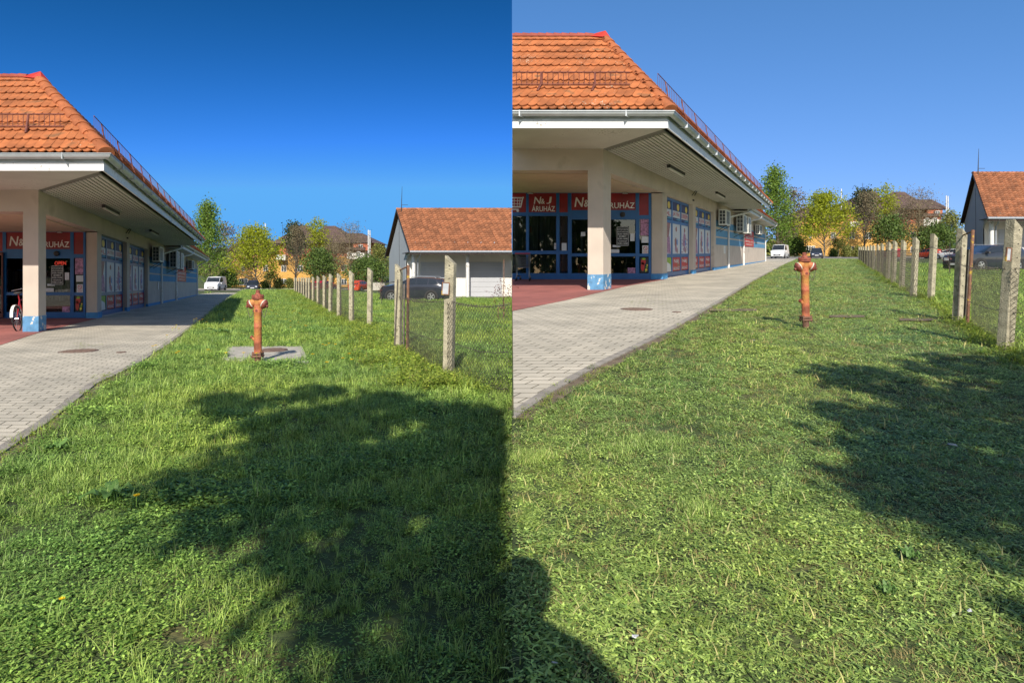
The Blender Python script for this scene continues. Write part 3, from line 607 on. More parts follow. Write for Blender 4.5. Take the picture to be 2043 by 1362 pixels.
    # air conditioners
    for i, (u0, u1, v0_, v1_, z0, z1, dbl, lb) in enumerate(((.14, .52, 15.0, 16.3, 2.27, 3.04, 0, 'white air conditioning unit nearest the poster windows'), (.2, .62, 20.6, 22.0, 2.12, 3.15, 1, 'tall double air conditioning unit between two downpipes'), (.16, .5, 30.6, 32.2, 2.3, 3.0, 0, 'small air conditioning unit beyond the red wall sign'))):
        ac = thing('air_conditioner', P(u0, v0_, z0), lb + ' on the shop wall, ' + half + ' half', 'air conditioner', 'air conditioners on the shop wall, ' + half + ' half')
        for k in range(1 + dbl):
            q = MB(); d = k * 2.2; q.box(P, (u0, v0_ + d, z0), (u1, v1_ + d, z1)); q.build('casing', M['acwhite'], ac, clip=clip, bevel=.012)
            q = MB()
            for r_ in range(4):
                for c_ in range(2):
                    a0 = u0 + .05 + c_ * (u1 - u0 - .08) / 2; h0 = z0 + .06 + r_ * (z1 - z0 - .1) / 4
                    q.box(P, (a0, v0_ + d - .012, h0), (a0 + (u1 - u0 - .14) / 2, v0_ + d + .01, h0 + (z1 - z0 - .2) / 4))
            nsl = 12
            for r_ in range(nsl): h0 = z0 + .08 + r_ * (z1 - z0 - .16) / nsl; q.box(P, (u1 - .01, v0_ + d + .1, h0), (u1 + .008, v1_ + d - .35, h0 + .035))
            q.build('grille', M['acdark'], ac, clip=clip)
        for vv in (v0_ + .2, v1_ - .2 + dbl * 2.2): q = MB(); q.tube([P(.0, vv, z0 - .3), P(u1 * .9, vv, z0 - .03), P(u1, vv, z0 - .02), P(0, vv, z0 - .02)], .017 * s, 5); q.build('bracket', M['dark'], ac, clip=clip)
    return P, s
PL, sL = shop('L'); PR, sR = shop('R')
# ------------------------------------------------ ground, path, street
KERB = {'L': [(-260, 1060), (0, 905), (90, 845), (187, 768), (262, 733), (330, 690), (385, 650), (425, 618), (452, 598), (477, 584)],
        'R': [(1021.6, 835), (1100, 782), (1180, 737), (1250, 703), (1310, 674), (1360, 646), (1430, 606), (1500, 562), (1560, 530), (1592, 515.5)]}
KP = {s: [G(s, x, y) for x, y in KERB[s]] for s in 'LR'}
FBASE = {'L': [(894.7, 754, 509, .02), (794, 701, 526, .01), (737.5, 655, 534, .01), (701.3, 648, 540, 0), (676.5, 636, 545, 0), (658.8, 628, 546, .02), (647.5, 619.5, 549, 0), (634.6, 611, 550.5, 0), (624.9, 606, 552, 0), (617, 602, 553, 0), (611.6, 599, 553, 0), (606.4, 595, 553, 0), (601.8, 592, 553, 0), (596.9, 589, 553, 0), (592, 587, 554, 0), (588, 585.5, 554, 0)],
         'R': [(2004.6, 699, 438, .07), (1909.7, 643, 456, .055), (1857, 598.5, 466, .05), (1822, 592, 473, .05), (1798.6, 576, 478.7, .05), (1782, 567, 480, .04), (1771, 560, 482.4, .04), (1758, 550, 485, .04), (1750, 544.5, 487.4, .03), (1742.4, 541, 488.7, .02), (1737, 537.5, 489, .02), (1731, 534, 490, .02), (1726, 530, 491, .02), (1721, 526, 491, .02), (1717, 523, 492, .02), (1713.7, 520.5, 492, 0)]}
FP_ = {s: [G(s, x, y) for x, y, t, l in FBASE[s]] for s in 'LR'}
def interp(pts, Y, i=0):
    q = sorted(pts, key=lambda p: p.y)
    if Y <= q[0].y: a, b = q[0], q[1]
    elif Y >= q[-1].y: a, b = q[-2], q[-1]
    else:
        for j in range(len(q) - 1):
            if q[j].y <= Y <= q[j + 1].y: a, b = q[j], q[j + 1]; break
    t = (Y - a.y) / (b.y - a.y + 1e-9); return a.x + (b.x - a.x) * t
def kerbX(s, Y): return interp(KP[s], Y)
def fenceX(s, Y): return interp([FP_[s][0], FP_[s][1], FP_[s][2], FP_[s][5], FP_[s][8], FP_[s][15]], Y)
for s in 'LR':
    m = MB(); ys = [-60, -20, -5, 0, 3, 8, 15, 25, 40, 60, 90, 125, 170, 250, 400, 700]
    xs = [0, 3, 8, 15, 30, 60, 120, 300, 700]; sg = -1 if s == 'L' else 1
    idx = {}
    for i, Y in enumerate(ys):
        for j, X in enumerate(xs): idx[i, j] = len(m.v); m.v.append(Vector((sg * X, Y, GZ(s, Y))))
    for i in range(len(ys) - 1):
        for j in range(len(xs) - 1): m.f.append([idx[i, j], idx[i + 1, j], idx[i + 1, j + 1], idx[i, j + 1]]); m.m.append(0); m.r.append(.5)
    if s == 'R':
        for i in range(len(ys) - 1):
            if ys[i] < 0: continue
            a, b = ys[i], ys[i + 1]; m.quad((0, a, GZ('R', a)), (0, b, GZ('R', b)), (0, b, GZ('L', b) - .3), (0, a, GZ('L', a) - .3))
    tag(m.build('ground', M['grassgd']), kind='structure')
def sheet_poly(name, s, pts, mt, dz, uvf=None, thick=0):
    m = MB(); P_ = [Vector((p.x, p.y, GZ(s, p.y) + dz)) for p in pts]
    if thick: m.prism([p - Vector((0, 0, thick)) for p in P_], P_)
    else: m.poly(P_)
    return tag(m.build(name, mt, uv=uvf), kind='structure')
uvL = lambda c: (c.x + .43 * c.y, c.y / 1.22); uvR = lambda c: ((c.x - .519 * c.y) / 1.26, c.y / 1.22 / 1.26)
# paths (quads between the kerb line and the shop)
for s, uvf in (('L', uvL), ('R', uvR)):
    m = MB(); kp = KP[s]; k = MB(); so_ = MB()
    for a, b in zip(kp[:-1], kp[1:]):
        def left(p):
            if p.y > 62: return Vector((p.x - 2.6, p.y, 0))
            return Vector((-26 if s == 'L' else .012, p.y, 0))
        la, lb = left(a), left(b)
        if a.y < 62 < b.y: pass
        m.quad(*[Vector((p.x, p.y, GZ(s, p.y) + .012)) for p in (a, b, lb, la)])
        d = (b - a).normalized(); n = Vector((d.y, -d.x, 0)).normalized()
        q = lambda p, o_, z: Vector((p.x + n.x * o_, p.y + n.y * o_, GZ(s, p.y) + z))
        k.boxc([q(a, -.06, -.1), q(b, -.06, -.1), q(b, .03, -.1), q(a, .03, -.1), q(a, -.06, .022), q(b, -.06, .022), q(b, .03, .022), q(a, .03, .022)])
        w_ = .16 if a.y < 12 else .08
        so_.quad(q(a, .03, .008), q(b, .03, .008), q(b, w_, .006), q(a, w_, .006))
    tag(m.build('path', M['pave'], uv=uvf), kind='structure')
    tag(k.build('path_kerb', M['kerb'], clip=(Vector((.012, 0, 0)), Vector((-1, 0, 0))) if s == 'R' else None), kind='structure'); tag(so_.build('path_edge_soil', M['soil'], clip=(Vector((.012, 0, 0)), Vector((-1, 0, 0))) if s == 'R' else None), kind='structure')
sheet_poly('red_paving', 'L', [G('L', x, y) for x, y in ((-60, 708), (0, 690), (80, 664), (200, 634.5))] + [G('L', 190, 625), G('L', -400, 625), G('L', -400, 720)], M['pavered'], .018, uvL)
sheet_poly('red_paving', 'R', [G('R', x, y) for x, y in ((1021.8, 622), (1130, 600), (1196, 584.5), (1253, 571), (1326, 558.5))] + [G('R', 1310, 548), G('R', 1021.8, 548)], M['pavered'], .018, uvR)
for s, (ya, yb) in (('L', (84, 103)), ('R', (88, 110))):
    sg = -1 if s == 'L' else 1
    X1 = -26 if s == 'L' else 75
    a, b = (-70, X1) if s == 'L' else (8, 75)
    sheet_poly('street', s, [Vector((a, ya, 0)), Vector((b, ya, 0)), Vector((b, yb, 0)), Vector((a, yb, 0))], M['asphalt'], .03)
    m = MB(); m.boxc([Vector((x, y, GZ(s, y) + z)) for z in (0, .13) for x, y in ((a, yb), (b, yb), (b, yb + .4), (a, yb + .4))]); tag(m.build('street_kerb', M['kerb']), kind='structure')
sheet_poly('forecourt', 'L', [Vector((x, y, 0)) for x, y in ((-8.6, 42.5), (-.03, 42.5), (-.03, 51), (-12.3, 51))], M['asphalt'], .03)
sheet_poly('forecourt', 'R', [Vector((x, y, 0)) for x, y in ((34, 38), (55, 38), (55, 47), (38.3, 47))], M['asphalt'], .03)
# covers
def cover(s, x, y, rpx, mt, label, dz=.03):
    c = G(s, x, y, dz); r = rpx * c.y / F
    m = MB(); m.lathe(c - Vector((0, 0, .02)), (0, 0, 1), [(r, 0), (r, .02), (r * .9, .024), (r * .88, .018), (r * .3, .018), (r * .28, .024), (.001, .024)], 32)
    for i in range(-4, 5):
        w_ = sqrt(max(.01, .75 - (i / 5.) ** 2)) * r; m.box(lambda a, b, z: c + Vector((a, b, z)), (-w_, i * r / 5.5 - r * .03, 0), (w_, i * r / 5.5 + r * .03, .008))
    o = m.build('manhole_cover', mt); tag(o, label, 'manhole cover')
cover('L', 156, 702, 34, M['iron'], 'large round rusty manhole cover in the grey path, left half', .016)
cover('R', 1270, 617.5, 32, M['iron'], 'large round rusty manhole cover in the grey path, right half', .016)
cover('L', 242, 704.5, 9, M['iron'], 'small round valve cover beside the large one, left half', .016)
cover('R', 1350, 624, 9, M['iron'], 'small round valve cover beside the large one, right half', .016)
cover('L', 545, 704.5, 27, M['iron'], 'round rusty cover set in the concrete slab by the hydrant', .062)
m = MB(); q = [G('L', x, y) for x, y in ((442, 722), (455, 695), (603, 695), (617, 728))]
m.prism([p + Vector((0, 0, -.1)) for p in q], [Vector((p.x, p.y, GZ('L', p.y) + .045)) for p in q]); tag(m.build('concrete_slab', M['slab'], bevel=.01), 'flat concrete slab in the long grass behind the left hydrant', 'slab')
for (x0, x1, y) in ((1415, 1510, 620.5), (1655, 1725, 633), (1795, 1868, 640)):
    m = MB(); a = G('R', x0, y - 1.5); b = G('R', x1, y - 1.5); c = G('R', x1, y + 2.5); d = G('R', x0, y + 2.5)
    m.poly([p + Vector((0, 0, .03)) for p in (a, (a + b) / 2 + Vector((0, .1, 0)), b, c, (c + d) / 2 - Vector((0, .1, 0)), d)]); tag(m.build('bare_strip', M['soil']), kind='structure')

# ------------------------------------------------ hydrants
def hydrant(s, px, py, k):
    half = 'left' if s == 'L' else 'right'
    b = G(s, px, py); r = thing('fire_hydrant', b, 'tall faded orange red pillar hydrant ' + ('in long grass before a concrete slab, left half' if s == 'L' else 'on the mown lawn, right half'), 'hydrant'); local(r); r.scale = (k * .9, k * .9, k)
    if s == 'R': r.rotation_euler = (0, radians(-1.2), 0)
    m = MB(); m.tube([(0, 0, -.15), (-.002, 0, .12)], [.045, .052], 16); m.build('foot', M['hyddark'], r, smooth=True)
    m = MB(); m.box(ID, (-.082, -.075, .115), (.082, .075, .14)); m.box(ID, (-.075, -.07, .15), (.075, .07, .178)); 
    for x in (-.062, .062):
        for y in (-.055, .055): m.lathe((x, y, .095), (0, 0, 1), [(.013, 0), (.013, .1)], 6)
    m.build('flange', M['hyddark'], r, bevel=.006)
    m = MB(); m.lathe((0, 0, .17), (0, 0, 1), [(.066, 0), (.063, .02), (.0605, .03), (.0605, .38), (.063, .385), (.063, .395), (.0605, .40), (.0605, .60), (.064, .605), (.064, .615), (.061, .62), (.062, .72), (.07, .76), (.072, .80), (.08, .81)], 28)
    m.tube([(-.04, -.01, .36), (-.085, -.02, .40)], [.024, .02], 10); m.build('column', M['hyd'], r, smooth=True)
    m = MB(); m.lathe((-.088, -.02, .402), (-.75, 0, .65), [(.026, 0), (.028, .02), (.012, .03)], 10); m.build('drain_plug', M['hydred'], r, smooth=True)
    for sx in (-1, 1):
        d = Vector((sx * .83, -.12, -.48)).normalized(); c = Vector((sx * .035, -.01, .94))
        m = MB(); m.lathe(c, d, [(.052, 0), (.056, .05), (.062, .075)], 20); n_ = m.build('nozzle', M['hyd'], r, smooth=True)
        m = MB(); m.lathe(c, d, [(.064, .068), (.0645, .083)], 20); m.build('pale_ring', M['band'], n_, smooth=True)
        m = MB(); m.lathe(c, d, [(.066, .083), (.066, .105), (.058, .125), (.035, .138), (.02, .142), (.02, .165), (.001, .165)], 20)
        m.lathe(c + d * .1, d.cross(Vector((0, 1, 0))), [(.012, -.078), (.012, .078)], 8); m.build('nozzle_cap', M['hydred'], n_, smooth=True)
        m = MB(); p0 = c + d * .15; p1 = Vector((sx * .066, -.01, .80))
        pts = [p0 + (p1 - p0) * t + Vector((0, 0, -.13 * 4 * t * (1 - t))) for t in [i / 12 for i in range(13)]]
        for i, p in enumerate(pts[:-1]):
            t = (pts[i + 1] - p); m.tube([p - t * .1, p + t * .55, p + t * 1.1], [.0035, .0055, .0035], 5)
        m.build('chain', M['wire'], r)
    m = MB(); m.tube([(-.075, -.01, .80), (.075, -.01, .80)], .012, 8); m.build('chain_lug', M['hydred'], r)
    m = MB(); m.lathe((0, 0, .955), (0, 0, 1), [(.074, 0), (.076, .015), (.094, .02), (.096, .032), (.094, .036), (.088, .038), (.096, .042), (.096, .062), (.085, .072), (.05, .082), (.046, .09), (.034, .10), (.032, .128), (.036, .13), (.034, .14), (.02, .15), (.001, .152)], 28)
    for i in range(8): m.lathe((.083 * cos(i * pi / 4 + .2), .083 * sin(i * pi / 4 + .2), 1.02), (0, 0, 1), [(.009, 0), (.009, .016)], 6)
    m.build('bonnet', M['hydcap'], r, smooth=True)
    m = MB(); m.lathe((0, -.0615, .80), (0, -1, 0), [(.02, 0), (.02, .004), (.001, .005)], 14); m.build('badge', M['hydred'], r)
    return r
hydrant('L', 514.5, 727, .985); hydrant('R', 1608, 655, 1.06)

# ------------------------------------------------ concrete post fences
for s in 'LR':
    half = 'left' if s == 'L' else 'right'
    fr = thing('post_fence', FP_[s][0], 'receding row of weathered concrete posts with chain link and barbed wire, ' + half + ' half', 'fence')
    posts = []; rd = random.Random(3)
    for i, ((x, y, t, ln), b) in enumerate(zip(FBASE[s], FP_[s])):
        h = (y - t) * b.y / F; w_ = {0: .062, 1: .052}.get(i, .055); d_ = .06
        if s == 'L' and i == 0: w_ = .06
        lean = Vector((ln * 1.0, rd.uniform(-.01, .01), 1)); yaw = -.22 if s == 'L' else .2
        ca, sa = cos(yaw), sin(yaw)
        def Q(a, c, z, b=b, lean=lean): return b + Vector((a * ca - c * sa, a * sa + c * ca, 0)) + lean * z
        m = MB(); m.boxc([Q(-w_, -d_, -.3), Q(w_, -d_, -.3), Q(w_, d_, -.3), Q(-w_, d_, -.3), Q(-w_, -d_, h), Q(w_, -d_, h - .11), Q(w_, d_, h - .11), Q(-w_, d_, h)])
        p = m.build('post', M['concrete'], fr, bevel=.008)
        if i < 9:
            m = MB()
            for k in range(9): z = .12 + k * (h - .25) / 8; c = Q(.004, -d_ - .0015, z); m.lathe(c, (sa, -ca, 0), [(.008, 0), (.008, .002)], 8)
            m.build('wire_hole', M['black'], p)
        posts.append((b, h, lean))
    if s == 'L': b = G('L', 812.8, 708); top = 528.6; ln = .01
    else: b = G('R', 1929.7, 651); top = 458.7; ln = .06
    hh = ((708 - top) if s == 'L' else (651 - top)) * b.y / F; ln_ = Vector((ln, 0, 1))
    m = MB(); m.tube([b, b + ln_ * hh], .024, 8); m.tube([b + ln_ * (hh - .02), posts[1][0] + posts[1][2] * (posts[1][1] - .12)], .012, 6); m.build('rusty_gate_pipe', M['rustpipe'], fr)
    m = MB(); q = posts[1][0] + Vector((.09 if s == 'L' else .1, -.02, 0)); m.box(lambda a, c, z: q + Vector((a, c, 0)) + posts[1][2] * z, (0, -.02, 0), (.025, .03, posts[1][1] - .35)); m.tube([posts[1][0] + Vector((-.045, -.08, .1)), posts[1][0] + Vector((.01, -.08, 1.25))], .012, 6); m.build('gate_frame_bar', M['wire'], fr)
    # netting
    m = MB()
    b0, h0, l0 = posts[0]
    ext = b0 + (Vector((2.3, -1.9, 0)) if s == 'L' else Vector((1.6, -2.2, 0)))
    if s == 'L': ext = Vector((-.03, b0.y - 1.2, 0)); 
    ext.z = GZ(s, ext.y)
    chain = [(ext, h0)] + [(p[0], p[1]) for p in posts]
    for j in range(len(chain) - 1):
        (a, ha), (c, hc) = chain[j], chain[j + 1]
        if j == 1: c, hc = b, hc   # net ends at the gate pipe
        if j == 2: continue
        top = .62 if j <= 1 else .78
        ln2 = (Vector((c.x - a.x, c.y - a.y))).length; hnet = ha * top; sp = .062 if j < 3 else .14; wr = .0022 if j < 3 else .0028
        def R_(t, z): return a + (c - a) * t + Vector((0, -.085 if j < 3 else 0, z)) + posts[0][2] * 0
        n = int((ln2 + hnet) / sp)
        for q in range(-int(hnet / sp), int(ln2 / sp) + 1):
            for dr in (1, -1):
                # line x = q*sp + z (dr=1) or x = q*sp + hnet - z
                z0, z1 = 0.02, hnet; x0 = q * sp + (z0 if dr == 1 else hnet - z0); x1 = q * sp + (z1 if dr == 1 else hnet - z1)
                def cl(x, z, xo, zo):
                    if x < 0: f = (0 - x) / (xo - x + 1e-9); return 0, z + (zo - z) * f
                    if x > ln2: f = (ln2 - x) / (xo - x + 1e-9); return ln2, z + (zo - z) * f
                    return x, z
                if max(x0, x1) <= 0 or min(x0, x1) >= ln2: continue
                p0 = cl(x0, z0, x1, z1); p1 = cl(x1, z1, x0, z0)
                m.tube([R_(p0[0] / ln2, p0[1]), R_(p1[0] / ln2, p1[1])], wr, 3, cap=False)
    tag(m.build('chain_link_netting', M['wire'], fr, norm=False))
    m = MB()
    for j in range(len(chain) - 1):
        (a, ha), (c, hc) = chain[j], chain[j + 1]
        for fz in (.3, .63 if j < 2 else .8, .05):
            pts = []
            for t in [i / 10 for i in range(11)]: pts.append(a + (c - a) * t + Vector((rd.uniform(-.01, .01), 0, (ha + (hc - ha) * t) * fz - .05 * sin(pi * t) + rd.uniform(-.008, .008))))
            m.tube(pts, .004 if j < 5 else .006, 4, cap=False)
            if fz > .5 and j < 3:
                for t in [i / 26 for i in range(27)]:
                    p = a + (c - a) * t + Vector((0, 0, (ha + (hc - ha) * t) * fz - .05 * sin(pi * t)))
                    for q in range(3): v_ = Vector((rd.uniform(-1, 1), rd.uniform(-1, 1), rd.uniform(-1, 1))) * .022; m.tube([p - v_, p + v_], .002, 3, cap=False)
    m.build('barbed_wire', M['wire'], fr, norm=False)
    # plate hung on the first post
    if s == 'L': c = W(889, 575.5, b0.y - .12); hw, hh2 = 7.2 * b0.y / F, 12.5 * b0.y / F
    else: c = W(2012, 507.5, b0.y - .12); hw, hh2 = 5.5 * b0.y / F, 13.5 * b0.y / F
    pl = thing('sign_plate', c, 'small weathered white plate with rusty rim on the nearest fence post, ' + half + ' half', 'sign'); local(pl); pl.rotation_euler = (0, radians(4 if s == 'L' else 6), radians(8))
    m = MB(); m.box(ID, (-hw, -.004, -hh2), (hw, .004, hh2)); m.build('plate', M['ply'], pl)
    m = MB()
    for a, c_ in (((-hw, -.008, -hh2), (hw, .008, -hh2 + .012)), ((-hw, -.008, hh2 - .012), (hw, .008, hh2)), ((-hw - .002, -.0085, -hh2), (-hw + .01, .0085, hh2)), ((hw - .01, -.0085, -hh2), (hw + .002, .0085, hh2))): m.box(ID, a, c_)
    m.build('rusty_rim', M['rustpipe'], pl)

# ------------------------------------------------ garage buildings
def garage(s):
    half = 'left' if s == 'L' else 'right'
    if s == 'L': O = Vector((-7.97, 47, GZ('L', 47))); ev = Vector((-.43, 1, -.0258)); cut = lambda u, d: min(u, -.02 - O.x - ev.x * d) ; UL = 30
    else: O = Vector((34.8, 44, GZ('R', 44))); ev = Vector((.519, 1, .0267)); cut = lambda u, d: u; UL = 12.5
    def P(u, d, z): return O + Vector((cut(u, d), 0, z)) + ev * d
    r = thing('garage_building', O, 'white garage block with red brown tiled roof and grey sectional doors, ' + half + ' half', 'garage')
    D = 8.9; ZE = 3.6; ZR = 7.45; DF = 2.5
    m = MB()
    m.box(P, (.33, DF, -.2), (UL - .3, DF + .25, ZE - .05)); m.box(P, (.33, D - .6, -.2), (UL - .3, D - .35, ZE - .05)); m.build('front_wall', M['gwhite'], r)
    m = MB(); prof = [(DF + .001, -.2), (D - .36, -.2), (D - .36, ZE - .1 + .3), (D / 2, ZR - .2), (DF + .001, ZE + 1.9)]
    prof = [(DF - .4, 2.9 + .45), (DF + .0, 2.9), (DF, -.2), (D - .36, -.2), (D - .36, ZE + .1), (D / 2, ZR - .25), (.5, ZE + .25), (.5, ZE)]
    m.prism([P(.30, d, z) for d, z in prof], [P(.42, d, z) for d, z in prof]); m.build('gable_wall', M['grey'], r); m = MB(); m.prism([P(UL - .5, d, z) for d, z in prof], [P(UL - .35, d, z) for d, z in prof]); m.build('gable_wall', M['grey'], r)
    m = MB(); m.box(P, (.0, 0, ZE - .22), (UL, .06, ZE)); m.box(P, (.0, .06, ZE - .06), (UL, DF, ZE - .02))
    for a, b in (((0, ZE - .15), (D / 2, ZR - .15)), ((D / 2, ZR - .15), (D, ZE - .15))):
        m.boxc([P(-.03, a[0], a[1]), P(.05, a[0], a[1]), P(.05, b[0], b[1]), P(-.03, b[0], b[1]), P(-.03, a[0], a[1] + .17), P(.05, a[0], a[1] + .17), P(.05, b[0], b[1] + .17), P(-.03, b[0], b[1] + .17)])
    m.build('roof_edge_board', M['fbrown'], r)
    m = MB(); m.quad(P(0, 0, ZE), P(UL, 0, ZE), P(UL, D / 2, ZR), P(0, D / 2, ZR)); m.quad(P(0, D / 2, ZR), P(UL, D / 2, ZR), P(UL, D, ZE), P(0, D, ZE)); rf = m.build('roof', M['deck'], r, norm=False)
    m = MB(); sl = sqrt((D / 2) ** 2 + (ZR - ZE) ** 2); rows = 20; ln = (8.0 + .43 * 5) if s == 'L' else 12.5; tw = .36
    for i in range(rows):
        for k in range(int(ln / tw) + 1):
            u0 = k * tw + (.0 if i % 1 == 0 else tw / 2); rr = random.random()
            f0, f1 = i / rows, (i + 1.08) / rows
            if s == 'L' and O.x + u0 + ev.x * D / 2 * f0 > -.03: continue
            ring = []
            for (f, hh) in ((f0, .075), (f0, .045), (min(f1, 1), .02)):
                for (du, dh) in ((0, 0), (.15, .0), (.3, .05), (.5, .085), (.7, .085), (.88, .05), (1.0, .0)): ring.append(P(u0 + du * tw, D / 2 * f, ZE + (ZR - ZE) * f) + Vector((0, -.6, .75)) * (hh + dh - (.05 if (f == f0 and hh == .045) else 0)))
            n = 7; m.add(ring, [(j, j + 1, 2 * n + j + 1, 2 * n + j) for j in range(6)] + [(n + j, n + j + 1, j + 1, j) for j in range(6)], 0, rr)
    m.build('roof_tiles', M['tiled'], rf, norm=False)
    m = MB(); caps(m, P(.0, D / 2, ZR), P(UL if s == 'R' else 99, D / 2, ZR), 30 if s == 'L' else 36, .13, Vector((0, 0, 1))); m.build('ridge_tiles', M['tiled'], rf, norm=False, smooth=True)
    m = MB(); m.tube([P(-.02, -.07, ZE - .02), P(UL, -.07, ZE - .02)], .08, 8); m.tube([P(.85, .0, ZE - .1), P(.85, .3, ZE - .4), P(.85, .9, ZE - .6), P(.85, .9, 0)], .05, 6); m.build('gutter', M['grey'], r, smooth=True)
    m = MB()
    for k in range(9 if s == 'L' else 12):
        u = .6 + k * 1.05
        if s == 'L' and u > 7.6: break
        c = P(u, .75, ZE + .66); m.boxc([c + Vector(q) for q in ((-.05, -.03, 0), (.05, -.03, 0), (.05, .03, .03), (-.05, .03, .03), (-.05, -.03, .13), (.05, -.03, .13), (.05, .03, .13), (-.05, .03, .13))])
    m.build('snow_stops', M['grey'], rf)
    for u in (.55, 4.86, 9.2):
        if s == 'L' and u > 7.8: continue
        m = MB(); m.tube([P(u, 1.0, -.1), P(u, 1.0, ZE - .06)], .15, 16); m.build('column', M['white'], r, smooth=True)
    for u0, u1 in ((1.5, 3.78), (5.43, 8.2), (10.0, 12.0)):
        if s == 'L' and u0 > 8.9: continue
        m = MB()
        for k in range(7): m.box(P, (u0, DF - .03, k * .41), (u1, DF - .002, k * .41 + .395))
        m.build('sectional_door', M['gdoor'], r)
    m = MB(); a = P(.35, D / 2 - .3, ZR - .1); k = 1.3 if s == 'L' else 1.25; m.tube([a + Vector((0, 0, -.3)), a + Vector((.02, 0, .7)), a + Vector((.06, 0, 2.0))], [.04, .03, .012], 6); m.tube([a + Vector((0, 0, .42)), a + Vector((.55, 0, .42))], .018, 5); m.build('antenna', M['dark'], r)
    m = MB(); m.tube([P(.285, DF + 2.2, ZR - 1.2), P(.285, DF + 2.0, 0)], .012, 4); m.build('lightning_cable', M['dark'], r)
    return P
garage('L'); garage('R')
# ------------------------------------------------ vehicles
def wheel(r, x, y, rad, w_, parent_mat=None):
    sg = 1 if y > 0 else -1
    m = MB(); m.lathe((x, y - sg * w_ , rad), (0, sg, 0), [(rad * .62, 0), (rad * .95, 0), (rad, w_ * .2), (rad, w_ * .8), (rad * .93, w_), (rad * .66, w_), (rad * .64, w_ * .8)], 24); t = m.build('wheel', M['tyre'], r, smooth=True)
    m = MB(); m.lathe((x, y - sg * w_ * .4, rad), (0, sg, 0), [(rad * .66, 0), (rad * .66, w_ * .35), (rad * .6, w_ * .36), (rad * .58, w_ * .1), (.001, w_ * .1)], 20)
    for k in range(5):
        a = k * 2 * pi / 5; c = Vector((x, y - sg * w_ * .05, rad)); d = Vector((cos(a), 0, sin(a))); n = Vector((-sin(a), 0, cos(a)))
        m.boxc([c + d * rad * e + n * rad * f + Vector((0, sg * g_, 0)) for g_ in (-.02, .01) for e, f in ((0, -.1), (.62, -.07), (.62, .07), (0, .1))])
    m.build('rim', M['rim'], t, smooth=False)
